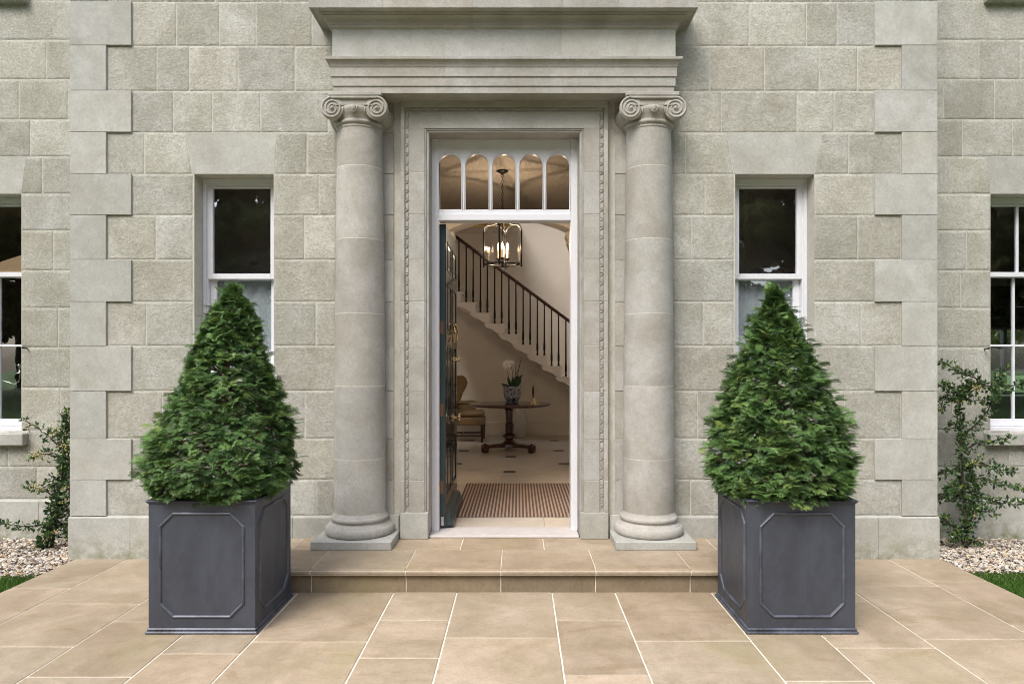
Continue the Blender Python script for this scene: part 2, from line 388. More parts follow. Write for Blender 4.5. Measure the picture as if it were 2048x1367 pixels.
def rubble(mb, x0,x1,z0,z1,yf, tone, g=.0022, cell=.014, quad=None):
    """one picked stone: gridded face with uneven surface, ragged arrises and a rounded border"""
    x0+=g; x1-=g; z0+=g; z1-=g
    if x1-x0<.02: return
    nx=max(4,int((x1-x0)/cell)+2); nz=max(4,int((z1-z0)/cell)+2); vs=[]; off=random.random()*50
    for k in range(nz+1):
        for i in range(nx+1):
            fu=lambda t,m,L: (0. if t==0 else (.0035/L if t==1 else (1. if t==m else (1-.0035/L if t==m-1 else .0035/L+(1-.007/L)*(t-1)/(m-2)))))
            u,v=fu(i,nx,x1-x0),fu(k,nz,z1-z0)
            if quad: xa=quad[0]+(quad[2]-quad[0])*v+g; xb=quad[1]+(quad[3]-quad[1])*v-g
            else: xa,xb=x0,x1
            x=xa+(xb-xa)*u; z=z0+(z1-z0)*v
            e=min(i,nx-i,k,nz-k)
            n=noise.noise(Vector((x*34+off,z*38,off)))*.0011+noise.noise(Vector((x*7,z*7+off,1)))*.0008+.0004
            y=yf-n+(.0030 if e==0 else 0)
            if e==0:
                jx=noise.noise(Vector((x*35,z*35,off)))*.003; jz=noise.noise(Vector((z*35,x*35,off+9)))*.003
                x+=jx; z+=jz
            vs.append((x,y,z))
    w_=nx+1
    fs=[(k*w_+i,k*w_+i+1,(k+1)*w_+i+1,(k+1)*w_+i) for k in range(nz) for i in range(nx)]
    mb.add(vs,fs,tone,True)

# ================================================================== COUNTRY HOUSE
house = empty('country_house', (0,5.2,0))
tag(house, 'pale stone country house front with quoins, portico and open front door', 'house')
YB, YR, YQ, YP = 5.1914, 5.190, 5.174, 5.160          # backing, rubble face, quoin face, plinth face
WB, WR, WP = 5.8064, 5.805, 5.772
_lines=[-172,-84,4,92,182,265,348,430,519,603,691,781,876,958,1033]
def zb(py): return 1.5+(720-py)*5.19/FP
def xb(px): return CX+(px-1037)*5.19/FP
ZL=[zb(y) for y in _lines]; ZL[-1]=.322
DOOR=(-.571,.567,.156,3.222); WL=(-2.358,-1.755,1.395,2.914); WR_=(1.755,2.358,1.395,2.914)
def child(o, parent):                                 # keep world placement under the house empty
    o.parent=parent; o.matrix_parent_inverse=Matrix.Translation(-Vector(parent.location)) if parent is house else Matrix.Identity(4); return o

mb=MB(); wall_cells(mb,-3.272,3.262,-.1,6.0,YB,5.45,[(-.585,.581,.12,3.2365),WL,WR_])
mb.box(-3.272,-3.0,5.4501,5.85,-.1,6.0); mb.box(2.99,3.262,5.4501,5.85,-.1,6.0)
child(mb.build('wall_backing', ST_M), house)
rows={0:([353,439,512,624],[1389,1498,1613,1674]),1:([314,378.5,476,590],[1419.6,1528.7,1638,1714.6]),2:([346.5,425,521,656],[1358,1442.5,1594,1668]),
 3:([289,372,555,614],[1371.5,1453.6,1640,1697.6]),4:([386,547,638],[1410,1468,1628]),5:([312,386,547,608.7],[1383.5,1468,1628,1715.7]),
 6:([386,547],[1468,1628]),7:([293,386,547,632],[1406,1468,1628,1722]),8:([386,547],[1468,1628]),9:([325,430,520,610],[1394.6,1500,1600,1688.7]),
 10:([340,450,560],[1480,1570,1665]),11:([300,400,500,632],[1381,1490,1590,1690]),-1:([330,430,560],[1430,1540,1660]),-2:([300,400,500,620],[1400,1500,1600,1700])}
mbrs=(MB(),MB()); mbss=(MB(),MB()); mba=(MB(),MB()); qL=MB(); qR=MB()
for r in range(-2,12):
    z1,z0=ZL[r+2],ZL[r+3]
    L,Rr=rows[r]; lng=(r%2==0)
    ql=-2.83 if lng else -3.02; qr=2.812 if lng else 3.015
    qL.box(-3.294,ql,YQ,YQ+.3,z0+.0012,z1-.0012,.0022,T()); qR.box(qr,3.284,YQ,YQ+.3,z0+.0012,z1-.0012,.0022,T())
    for side,js in ((0,L),(1,Rr)):
        mbr,mbs=mbrs[side],mbss[side]
        ed=[ql]+[xb(j) for j in js]+[-1.28] if side==0 else [1.28]+[xb(j) for j in js]+[qr]
        if r<=0: ed=[ (max(e,-9) if side==0 else e) for e in ed]
        for a,b in zip(ed[:-1],ed[1:]):
            mid=(a+b)/2
            if 4<=r<=8 and 1.755<abs(mid)<2.358: continue
            if r==3 and 1.755<abs(mid)<2.358:
                lo=(xb(385),xb(547.5)) if side==0 else (xb(1467.5),xb(1628)); g=.002
                mbs.poly([(lo[0]+g,z0+g),(lo[1]-g,z0+g),(b-g,z1-g),(a+g,z1-g)],YR-.0008,YB+.02,T())
                continue
            q=None
            if r==3:
                if side==0 and abs(b-xb(372))<.01: q=(a,xb(385),a,b)
                if side==0 and abs(a-xb(555))<.01: q=(xb(547.5),b,a,b)
                if side==1 and abs(b-xb(1453.6))<.01: q=(a,xb(1467.5),a,b)
                if side==1 and abs(a-xb(1640))<.01: q=(xb(1628),b,a,b)
            if r<=2 and (r in (0,2)) and abs(mid)<1.40:
                mx=MB(); mx.box(a+.002,b-.002,YR-.0008,YB+.02,z0+.002,z1-.002,.003,T()); child(mx.build('ashlar_block', ST_S), house); continue
            rubble(mbr,a,b,z0,z1,YR,T(),quad=q)
for k in (0,1):
    child(mbrs[k].build('front_wall', ST_R, fixn=False), house); child(mbss[k].build('window_lintel', ST_S), house)
child(qL.build('quoin_corner', ST_S), house); child(qR.build('quoin_corner', ST_S), house)
# smooth ashlar behind the portico
mb=MB()
for r in range(-2,12):
    z1,z0=ZL[r+2],ZL[r+3]
    for side in (-1,1):
        for a,b in (((.84,1.28) if r%2 else (.84,.955)), ((0,0) if r%2 else (.955,1.28))):
            if b>a: mb.box(side*a,side*b,YQ+.006,YB+.02,z0+.0015,z1-.0015,.002,T(.3))
    if z0>3.45: mb.box(-.838,.838,YQ+.006,YB+.02,z0+.0015,z1-.0015,.002,T(.3))
child(mb.build('ashlar_panel', ST_C), house)
# plinths
mb=MB()
def plinth(mb,x0,x1,yf,yb,zt,joints):
    e=[x0]+joints+[x1]
    for a,b in zip(e[:-1],e[1:]):
        a+=.0015; b-=.0015; t=T(.3)
        mb.add([(a,yf,-.05),(b,yf,-.05),(b,yf,zt-.012),(a,yf,zt-.012),(b,yb,zt+.004),(a,yb,zt+.004),(b,yb,-.05),(a,yb,-.05)],
               [(0,1,2,3),(3,2,4,5),(1,6,4,2),(7,0,3,5),(7,5,4,6),(0,7,6,1)],t)
plinth(mb,-3.30,-1.20,YP,YB+.01,.322,[-2.83,-2.2,-1.6]); mb.box(-1.19,-.80,YP+.006,YB+.02,-.05,.33,.003,T(.2)); child(mb.build('plinth', ST_S), house); mb=MB(); plinth(mb,1.2,3.292,YP,YB+.01,.322,[1.6,2.25,2.83])
mb.box(.80,1.19,YP+.006,YB+.02,-.05,.33,.003,T(.2))
child(mb.build('plinth', ST_S), house)
# wings
def wing(sg, js):
    mb=MB(); op=(4.121,5.321,.885,2.913) if sg>0 else (-5.321,-4.121,.885,2.913)
    a,b=(3.262,8.5) if sg>0 else (-8.5,-3.272)
    wall_cells(mb,a,b,-.1,6.0,WB,6.06,[op]); o=mb.build('wall_backing',ST_M); child(o,house)
    mr=MB(); ml=MB()
    for r in range(-2,12):
        z1,z0=ZL[r+2],ZL[r+3]
        ed=sorted([3.28 if sg>0 else -3.28]+js.get(r,[])+[sg*(5.321+.5*k+(.25 if r%2 else 0)) for k in range(1,6)]+([sg*4.121,sg*5.321] if 3<=r<=9 else [sg*4.45,sg*5.0]))
        for p,q in zip(ed[:-1],ed[1:]):
            m_=abs((p+q)/2)
            if 4.121<m_<5.321 and 4<=r<=9 and z0>.8: continue
            if 4.121<m_<5.321 and r==3:
                ml.poly([(p+.002,z0+.002),(q-.002,z0+.002),(q+.04,z1-.002),(p-.04,z1-.002)],WR-.0008,WB+.02,T()); continue
            rubble(mr,p,q,z0,min(z1,.80) if (4.121<m_<5.321 and r==10) else z1,WR,T(),cell=.02)
    child(mr.build('wing_wall',ST_R,fixn=False),house); child(ml.build('window_lintel',ST_S),house)
    mp=MB(); plinth(mp,a+.01,b-.01,WP,WB+.01,.318,[sg*3.95,sg*4.75,sg*5.6,sg*6.4] if sg>0 else [-6.4,-5.6,-4.75,-3.95]); child(mp.build('plinth',ST_S),house)
def xw(px): return CX+(px-1037)*5.81/FP
wing(-1,{0:[xw(94)],1:[xw(39),xw(137)],2:[xw(62)],3:[xw(86)],5:[xw(108)],7:[xw(118)],9:[xw(121)],10:[xw(17)],11:[xw(75)]})
wing(1,{0:[xw(1957),xw(2039)],1:[xw(1887),xw(1988)],2:[xw(1924),xw(2024)],3:[xw(1899)],5:[xw(1932)],6:[xw(1920)],8:[xw(1925)],9:[xw(1905)],10:[xw(2018)],11:[xw(1960)]})
for sg in (-1,1):
    mb=MB(); mb.box(sg*4.06,sg*5.4,5.74,5.9,4.53,4.64,.004,T(.3)); child(mb.build('upper_window_sill',ST_S),house)
# roof over everything; openings over stairwell and side shafts added for daylight inside
mb=MB(); wall_cells(mb,-8.6,8.6,5.0,14.5,0,0.15,[(-1.5,1.1,9.3,10.5),(-3.30,-1.85,6.6,13.9),(1.85,3.30,6.6,13.9),(3.6,8.6,10.8,14.5)])
for i,v in enumerate(mb.v): mb.v[i]=(v[0],v[2]+.15,6.0+v[1])
child(mb.build('roof',ROOFM),house)
mb=MB(); mb.box(-8.5,-8.3,6.07,14.4,-.1,5.99); child(mb.build('side_wall',ST_R),house)
mb=MB(); mb.box(8.3,8.5,6.07,10.52,-.1,5.99); child(mb.build('side_wall',ST_R),house)
mb=MB(); wall_cells(mb,3.4,8.5,-.1,5.99,10.5205,10.72,[(7.05,8.15,.95,2.6)]); child(mb.build('rear_wall',ST_R),house)
mb=MB(); mb.box(3.4,3.6,10.7201,14.4,-.1,5.99); wall_cells(mb,-8.29,3.39,-.1,5.99,14.2,14.4,[]); child(mb.build('rear_wall',ST_R),house)

# ------------------------------------------------------------------ entablature
def sweepU(mb, prof, x0, x1, hw, yf, yw, tone, inset=0.0, ends=True):
    """profile (p,z) swept along the front from x0 to x1; full returns when x0/x1 is None"""
    pts=[]
    if inset:
        q=[]
        for i,(p,z) in enumerate(prof):
            a=prof[max(0,i-1)]; c=prof[min(len(prof)-1,i+1)]; dp,dz=c[0]-a[0],c[1]-a[1]; L=math.hypot(dp,dz) or 1
            q.append((p-inset*dz/L, z+inset*dp/L))
        prof=q
    for p,z in prof:
        row=[]
        if x0 is None: row += [(-hw-p,yw,z),(-hw-p,yf-p,z)]
        else: row += [(x0,yf-p,z)]
        if x1 is None: row += [(hw+p,yf-p,z),(hw+p,yw,z)]
        else: row += [(x1,yf-p,z)]
        pts.append(row)
    m=len(pts[0]); vs=[q for row in pts for q in row]
    fs=[(k*m+i,k*m+i+1,(k+1)*m+i+1,(k+1)*m+i) for k in range(len(pts)-1) for i in range(m-1)]
    mb.add(vs,fs,tone)
HW,YF=1.245,4.99
arch=[(-.35,3.452),(0,3.452),(0,3.501),(.008,3.503),(.008,3.567),(.016,3.569),(.016,3.633),(.020,3.637),(.024,3.650),(.034,3.668),(.044,3.677),(.050,3.681),(.050,3.699),(.008,3.703)]
frz=[(.008,3.703),(.008,3.915)]
cor=[(.008,3.915),(.014,3.919),(.022,3.921),(.028,3.929),(.029,3.940),(.036,3.942),(.038,3.958),(.045,3.974),(.058,3.985),(.066,3.988),(.066,3.997),(.080,3.999),(.080,4.007),(.094,4.010),(.128,4.010),(.128,4.006),(.140,4.006),(.140,4.12),(.150,4.124),(.150,4.15),(-.4,4.20)]
ent=empty('entablature',(0,0,0)); child(ent,house)
ent.parent=None; bpy.data.objects.remove(ent)
def ent_part(name, prof, cuts, mat, parent, inset_m=.002):
    mb=MB(); e=[None]+cuts+[None]
    for i in range(len(e)-1):
        a,b=e[i],e[i+1]; t=T(.3)
        sweepU(mb,prof,None if a is None else a+.0015,None if b is None else b-.0015,HW,YF,5.22,t)
    sweepU(mb,prof,None,None,HW,YF,5.22,(.9,.6,.5),inset_m)
    return mb.build(name,mat,parent,fixn=False)
ENT=child(ent_part('entablature',arch,[-.43,.425],ST_C,None),house)
ent_part('frieze',frz,[-.43,.425],ST_S,ENT); ent_part('cornice',cor,[-.86,-.22,.42,1.06],ST_C,ENT)

# ------------------------------------------------------------------ columns
CYc=5.117; CXc=1.081
base_prof=[(.0,.2165),(.238,.2165),(.248,.222),(.255,.235),(.256,.251),(.253,.267),(.245,.280),(.234,.286),(.228,.287),(.228,.2935),(.217,.297),(.206,.303),(.201,.311),(.201,.3185),(.207,.320),(.2125,.328),(.213,.337),(.211,.347),(.204,.353),(.200,.354),(.200,.3625),(.1965,.366),(.193,.372),(.191,.380)]
def rad(z):
    u=min(1,max(0,(z-.38)/2.82)); return .190-.025*u**1.7
drums=[.380]+[1.5-(y-720)*4.93/FP for y in (920,772,625,474,327)]+[3.20]
def make_column(xc):
    col=MB()
    for a,b in zip(drums[:-1],drums[1:]):
        n=8; g=.0026
        pr=[(rad(a+(b-a)*k/n),a+(b-a)*k/n + (g if k==0 else (-g if k==n else 0))) for k in range(n+1)]
        col.lathe(pr,(xc,CYc,0),56,T(.4),cap=False)
    C_=child(col.build('column',ST_C,fixn=True),house)
    jn=MB(); jn.lathe([(rad(z)-.0007,z) for z in np.linspace(.37,3.21,12)],(xc,CYc,0),56,cap=False); jn.build('joint_bed',ST_M2,C_)
    b=MB(); b.lathe(base_prof,(xc,CYc,0),64,T(.3)); b.build('column_base',ST_C,C_)
    b=MB(); b.box(xc-.286,xc+.286,4.831,5.21,.1562,.2165,.004,T(.3)); b.build('base_block',ST_S,C_)
    # capital
    k=MB(); t=T(.3)
    k.lathe([(.166,3.198),(.170,3.204),(.172,3.212),(.166,3.214),(.166,3.222),(.176,3.226),(.182,3.236),(.180,3.246),(.172,3.252),(.172,3.262),(.186,3.285),(.200,3.315),(.203,3.335),(.19,3.345),(.15,3.35)],(xc,CYc,0),56,t,cap=False)
    k.box(xc-.194,xc+.194,4.953,5.20,3.424,3.4515,.003,t); k.box(xc-.186,xc+.186,4.961,5.20,3.409,3.4235,.002,t)
    yf=4.925
    k.box(xc-.162,xc+.162,yf+.018,5.19,3.345,3.4085,.001,t)           # canalis back
    k.box(xc-.162,xc+.162,yf,yf+.02,3.392,3.4085,.003,t)              # upper fillet
    k.box(xc-.150,xc+.150,yf+.004,yf+.02,3.342,3.350,.002,t)
    for s_ in (-1,1):
        vx,vz=xc+s_*.161,3.325
        k.lathe([(0,yf+.012),(.078,yf+.012),(.0835,yf+.016),(.083,yf+.03),(.074,yf+.07),(.064,yf+.11),(.064,yf+.15),(.074,yf+.20),(.083,yf+.25),(.0835,5.21)],(vx,0,vz),40,t,axis='y',cap=False)
        # spiral fillet
        pts=[]; rr=[]
        N=70
        for i in range(N+1):
            th=i/N*2.6*2*math.pi; r=.079*(1-i/N)**1.0*.86+.011
            a=math.pi/2+(th if s_<0 else -th)
            pts.append((vx+r*math.cos(a),yf+.010,vz+r*math.sin(a))); rr.append(.0085*(1-.55*i/N))
        k.tube(pts,rr,7,t); k.ball((vx,yf+.010,vz),.014,10,6,t)
    for i,a in enumerate((-46,-23,0,23,46)):                           # egg and dart
        aa=R(a); ex,ey=xc+.203*math.sin(aa),CYc-.203*math.cos(aa)
        if i%2==0:
            k.ball((ex,ey,3.318),.020,10,7,t,(1,.8,1.35))
            k.tube([(ex+.027*math.cos(q)*math.cos(aa),ey-.006+.027*math.cos(q)*math.sin(aa),3.332+.045*math.sin(q)) for q in np.linspace(math.pi,2*math.pi,9)],.0042,6,t)
        else: k.ball((ex,ey,3.312),.006,6,5,t,(.8,.8,4))
    k.build('capital',ST_C,C_)
    return C_
for xc in (-CXc,CXc+.001): make_column(xc)

# ------------------------------------------------------------------ door surround
ds=MB(); yA=5.140
def ring(mb,h0,z0,h1,z1,y0,y1,b,zb_=.359):   # band between half-widths h1(outer) and h0(inner), tops z1/z0
    if h1-h0>.025:
        cz=[zb_]+sorted(z for z in ZL if zb_+.05<z<z0-.03)+[z0]
        for a,c in zip(cz[:-1],cz[1:]):
            g=.0018
            mb.box(-h1,-h0,y0,y1,a+(g if a>zb_ else 0),c-(g if c<z0 else 0),b,T(.3)); mb.box(h0,h1,y0,y1,a+(g if a>zb_ else 0),c-(g if c<z0 else 0),b,T(.3))
    else: mb.box(-h1,-h0,y0,y1,zb_,z0,b,T(.25)); mb.box(h0,h1,y0,y1,zb_,z0,b,T(.25))
    mb.box(-h1,h1,y0,y1,z0,z1,b,T(.25))
ring(ds,.751,3.407,.782,3.4515,yA,5.21,.002)
ring(ds,.719,3.375,.751,3.4068,yA+.014,5.21,.002)
ring(ds,.600,3.247,.719,3.3748,yA+.004,5.21,.002)
ring(ds,.588,3.235,.600,3.2468,yA+.012,5.21,.002)
ring(ds,.570,3.222,.588,3.2348,yA+.020,5.33,.004)
for s_ in (-1,1):                                                     # jamb masonry joints follow the courses
    pass
SUR=child(ds.build('door_surround',ST_C),house)
jm=MB()
for s_ in (-1,1): jm.box(s_*.753,s_*.780,yA+.0025,5.20,.359,3.40); jm.box(s_*.602,s_*.717,yA+.0065,5.20,.359,3.24); jm.box(s_*.721,s_*.749,yA+.0165,5.20,.359,3.37)
jm.build('joint_bed',ST_M2,SUR)
for s_ in (-1,1): bb=MB(); bb.box(s_*.573,s_*.784,yA-.006,5.33,.1562,.358,.005,T(.3)); bb.build('base_block',ST_S,SUR)
for s_ in (-1,1):
    rb=MB(); z=.40
    while z<3.38:
        h=.0695
        xm=s_*.735; pts=[]
        for i in range(7):
            u=i/6; pts.append((xm-.012+.024*u,yA+.010,z+.018*math.sin(u*math.pi/2)**2))
        rb.tube(pts,[.002,.004,.0045,.005,.0045,.004,.003],6)
        rb.box(xm-.012,xm+.012,yA+.0085,yA+.02,z+.020,z+h-.006,.005,T(.3))
        z+=h
    rb.build('ribbon_moulding',ST_C,SUR)
rb=MB(); x=-.69
while x<.69:
    rb.box(x,x+.058,yA+.0085,yA+.02,3.379,3.403,.005,T(.3)); x+=.0695
rb.build('ribbon_moulding',ST_C,SUR)

# ------------------------------------------------------------------ door frame, fanlight
yd=5.31
fr=MB()
fr.box(-.571,-.5135,yd,yd+.12,.176,3.2218,.003); fr.box(.5135,.567,yd,yd+.12,.176,3.2218,.003)
fr.box(-.5133,.5133,yd,yd+.12,2.589,2.640,.003)
FR=child(fr.build('door_frame',WHITE),house)
ar=[]; cxs=[ (px-1037)*5.31/FP+CX for px in (900,954,1008,1062.5,1116) ]; rr_=.0895; zsp=3.107-rr_
for c in cxs:
    ar.append([(c-rr_,2.675),(c+rr_,2.675)]+[(c+rr_*math.cos(a),zsp+rr_*math.sin(a)) for a in np.linspace(0,math.pi,17)])
FAN=holed('fanlight',rect(-.5133,.5133,2.6405,3.2218),ar,yd+.012,yd+.05,WHITE,FR,.002)
for c in cxs:
    m=MB(); r2=rr_+.006
    pts=[(c-r2,2.674)]+[(c+r2*math.cos(a),zsp+r2*math.sin(a)) for a in np.linspace(math.pi,0,17)]+[(c+r2,2.674)]
    m.tube([(p[0],yd+.012,p[1]) for p in pts],.0045,6); m.build('arch_bead',WHITE,FR)
    m=MB(); m.poly([(c-rr_-.004,2.66),(c+rr_+.004,2.66)]+[(c+(rr_+.004)*math.cos(a),zsp+(rr_+.004)*math.sin(a)) for a in np.linspace(0,math.pi,17)],yd+.03,yd+.034); m.build('pane',GLASSF,FR)
m=MB(); m.box(-.571,.567,5.170,5.44,.1563,.1755,.005); m.build('threshold',plain('threshold_stone',(.52,.49,.48),.5,0,.08,10),FR)

# ------------------------------------------------------------------ door leaf (stands open, swung inwards)
xF=-.466; xBk=-.525
lf=MB(); lf.box(xBk,xF-.006,5.385,6.365,.185,2.575,.003)
DOORL=child(lf.build('front_door',TEAL),house)
fa=MB()
st=[(5.385,5.50),(5.82,5.93),(6.25,6.365)]
zr=[(.185,.42),(.80,.98),(1.62,1.74),(2.12,2.22),(2.46,2.575)]
for a,b in st: fa.box(xF-.006,xF,a+.001,b-.001,.1855,2.5745,.001)
for a,b in ((5.50,5.82),(5.93,6.25)):
    for c,d in zr: fa.box(xF-.006,xF,a,b,c,d,.001)
    for (c,d),(e,f) in zip(zr[:-1],zr[1:]):
        fa.box(xF-.006,xF+.004,a+.004,a+.018,d+.004,e-.004,.003); fa.box(xF-.006,xF+.004,b-.018,b-.004,d+.004,e-.004,.003)
        fa.box(xF-.006,xF+.004,a+.018,b-.018,d+.004,d+.018,.003); fa.box(xF-.006,xF+.004,a+.018,b-.018,e-.018,e-.004,.003)
        fa.box(xF-.006,xF-.001,a+.05,b-.05,d+.05,e-.05,.003)
fa.build('panelled_face',DARKP,DOORL)
m=MB(); 
m.add([(xF+.0005,y,z) for y,z in ()],[]) if False else None
pr=[(0,.19),(.055,.195),(.055,.235),(.035,.25),(.03,.285),(.0,.30)]
vs=[(xF+p,y,z) for y in (5.40,6.35) for p,z in pr]; n=len(pr)
m.add(vs,[(i,i+1,n+i+1,n+i) for i in range(n-1)]+[tuple(range(n)),tuple(range(2*n-1,n-1,-1))]); m.build('weatherboard',TEAL,DOORL)
m=MB(); zk=1.003
m.lathe([(0,0),(.036,0),(.036,.004),(.028,.008),(.012,.012),(.011,.030),(.020,.036),(.034,.044),(.038,.055),(.034,.064),(.018,.070),(0,.071)],(xF,5.95,zk),28,axis='x',cap=False); m.build('door_knob',BRASS,DOORL)
m=MB(); m.box(xF,xF+.006,5.91,5.96,1.60,1.86,.003); m.tube([(xF+.01,5.935,1.82),(xF+.035,5.935,1.80),(xF+.045,5.935,1.74),(xF+.04,5.935,1.69)],[.006,.006,.007,.009],10); m.ball((xF+.038,5.935,1.67),.014,12,8)
m.tube([(xF+.012,5.90,1.79),(xF+.03,5.88,1.73),(xF+.03,5.90,1.68),(xF+.035,5.935,1.665),(xF+.03,5.97,1.68),(xF+.03,5.99,1.73),(xF+.012,5.97,1.79)],.006,8); m.build('door_knocker',BRASS,DOORL)
m=MB(); m.lathe([(0,0),(.022,0),(.022,.005),(.014,.02),(.02,.03),(.012,.04),(0,.042)],(xF,6.19,1.51),18,axis='x',cap=False); m.build('door_pull',BRASS,DOORL); m=MB(); m.lathe([(0,0),(.018,0),(.016,.006),(0,.008)],(xF,6.29,1.20),16,axis='x',cap=False); m.build('door_lock',BRASS,DOORL)
for z in (1.76,1.11,.50):
    m=MB(); m.box(xBk+.012,xBk+.040,5.381,5.3848,z-.05,z+.05,.001); m.tube([(xBk+.006,5.378,z-.05),(xBk+.006,5.378,z+.05)],.006,8); m.build('hinge',BRONZE,DOORL)
m=MB(); m.box(xBk+.020,xBk+.042,5.380,5.3848,.20,.27,.001); m.build('floor_bolt',STEEL,DOORL)

# ------------------------------------------------------------------ windows
def sash_window(x0,x1,z0,z1,yf,fw,bars=None,ratio=.5,sillz=None,sillov=.05,sillh=.11,stone_y=5.125,curved=False):
    f=MB(); t=.028
    f.box(x0,x0+t,yf,yf+.12,z0+.04,z1,.003); f.box(x1-t,x1,yf,yf+.12,z0+.04,z1,.003); f.box(x0+t,x1-t,yf,yf+.12,z1-.045,z1,.003)
    f.box(x0+t,x0+t+.008,yf+.012,yf+.11,z0+.04,z1-.045,.002); f.box(x1-t-.008,x1-t,yf+.012,yf+.11,z0+.04,z1-.045,.002)
    f.box(x0,x1,yf-.035,yf+.12,z0,z0+.040,.004)
    W=child(f.build('sash_window',WHITE),house)
    zm=z0+(z1-z0)*ratio; a0,a1=x0+t+.008,x1-t-.008
    def sash(za,zb_,y,botrail,toprail,st_,vb,hb,name):
        m=MB(); m.box(a0,a0+st_,y,y+.035,za,zb_,.003); m.box(a1-st_,a1,y,y+.035,za,zb_,.003)
        m.box(a0+st_,a1-st_,y,y+.035,za,za+botrail,.003); m.box(a0+st_,a1-st_,y,y+.035,zb_-toprail,zb_,.003)
        for v in vb: m.box(v-.010,v+.010,y+.004,y+.03,za+botrail,zb_-toprail,.003)
        for h in hb: m.box(a0+st_,a1-st_,y+.0045,y+.0305,h-.009,h+.009,.003)
        s=m.build(name,WHITE,W)
        g=MB(); g.box(a0+st_-.004,a1-st_+.004,y+.016,y+.020,za+botrail-.004,zb_-toprail+.004); g.build('pane',GLASS,s)
    b=bars or ([],[],[],[])
    sash(zm-.02,z1-.047,yf+.010,.042,.022,fw,b[0],b[1],'upper_sash')
    sash(z0+.042,zm+.015,yf+.055,.060,.034,fw+.010,b[2],b[3],'lower_sash')
    s=MB(); s.box(x0-sillov,x1+sillov,stone_y,yf+.02,z0-sillh,z0-.0005,.006,T(.3)); s.build('window_sill',ST_S,W)
    return W
for a,b in ((-2.358,-1.755),(1.755,2.358)):
    sash_window(a,b,1.395,2.9135,5.322,.040,ratio=.50)
for a,b in ((-5.321,-4.121),(4.121,5.321)):
    v=[a+.34,b-.34]; sash_window(a,b,.885,2.9125,5.94,.045,bars=(v,[],v,[1.63]),ratio=.672,stone_y=5.735,sillov=.06,sillh=.10)
# lead wire pegs for climbing plants
for px,py in ((55,696),(57,858),(1969,697)):
    m=MB(); p=P(px,py,5.80); m.tube([p,p+Vector((0,-.05,.004))],.006,8); m.ball(p+Vector((0,-.052,.004)),.009,8,6)
    child(m.build('wire_anchor',IRON),house)

# ================================================================== GROUND
g=MB(); sheet(g,-80,80,-80,80,-.055); lw=struct(g.build('lawn',LAWN,fixn=False))
g=MB(); sheet(g,-3.245,3.30,-6,5.3,-.004); g.add([(-3.245,-6,-.004),(-3.245,5.3,-.004),(-3.245,5.3,-.1),(-3.245,-6,-.1)],[(0,1,2,3)]); g.add([(3.30,-6,-.004),(3.30,5.3,-.004),(3.30,5.3,-.1),(3.30,-6,-.1)],[(0,1,2,3)])
struct(g.build('paving_bed',JT,fixn=False))
strips=[(-3.25,-2.85,[4.50,3.75]),(-2.85,-2.23,[4.218,3.586]),(-2.23,-1.73,[3.924,3.242]),(-1.73,-1.32,[4.4,3.5]),(-1.32,-.70,[3.646]),
 (-.70,-.292,[3.943,3.447]),(-.292,.324,[3.70]),(.324,.732,[3.94,3.26]),(.732,1.355,[3.66]),(1.355,1.765,[4.3,3.2]),(1.765,2.29,[4.245,3.566]),(2.29,2.905,[4.536,3.679]),(2.905,3.305,[4.645,3.876,3.2])]
g=MB()
for a,b,ys in strips:
    y=ys[-1]; e=[5.17]+ys
    while y>-6: y-=random.choice([.41,.62,.62,.82]); e.append(y)
    for u,v in zip(e[:-1],e[1:]):
        g.box(a+.0045,b-.0045,v+.0045,u-.0045,-.05,random.uniform(-.0006,.0006),.003,T(.45))
struct(g.build('paving',PV))
# gravel and grass
def region_pts(n,x0,x1,y0,y1): return np.column_stack([rng.uniform(x0,x1,n),rng.uniform(y0,y1,n)])
def gravel(name,x0,x1,y0,y1):
    n=int((x1-x0)*(y1-y0)*3600)
    ph=(1+5**.5)/2
    ico=np.array([(-1,ph,0),(1,ph,0),(-1,-ph,0),(1,-ph,0),(0,-1,ph),(0,1,ph),(0,-1,-ph),(0,1,-ph),(ph,0,-1),(ph,0,1),(-ph,0,-1),(-ph,0,1)])/1.902
    fc=np.array([(0,11,5),(0,5,1),(0,1,7),(0,7,10),(0,10,11),(1,5,9),(5,11,4),(11,10,2),(10,7,6),(7,1,8),(3,9,4),(3,4,2),(3,2,6),(3,6,8),(3,8,9),(4,9,5),(2,4,11),(6,2,10),(8,6,7),(9,8,1)])
    c=region_pts(n,x0,x1,y0,y1); r=rng.uniform(.007,.017,n)
    V=ico[None]*rng.uniform(.75,1.25,(n,12,1)); V=V*np.stack([rng.uniform(.8,1.4,n),rng.uniform(.7,1.2,n),rng.uniform(.45,.8,n)],1)[:,None]*r[:,None,None]
    a=rng.uniform(0,6.28,n); ca,sa=np.cos(a)[:,None],np.sin(a)[:,None]
    X=V[:,:,0]*ca-V[:,:,1]*sa; Y=V[:,:,0]*sa+V[:,:,1]*ca
    tl=rng.normal(0,.35,n)[:,None]; Z=V[:,:,2]*np.cos(tl)+X*np.sin(tl)
    V=np.stack([X+c[:,0:1],Y+c[:,1:2],Z-.026+rng.uniform(0,.026,n)[:,None]],2).reshape(-1,3)
    F=(fc[None]+12*np.arange(n)[:,None,None]).reshape(-1,3)
    t=np.stack([rng.beta(2,1.4,n),rng.choice([0,0,0,.3,.7,1],n)*rng.random(n),rng.random(n)],1)
    dark=rng.random(n)<.13; t[dark,0]=0; t[dark,1]=0
    o=npmesh(name,V,F,np.repeat(t,20,0),PEBBLE); o['kind']='stuff'; o['label']='buff and white pea gravel along the foot of the wing wall'; o['category']='gravel'; return o
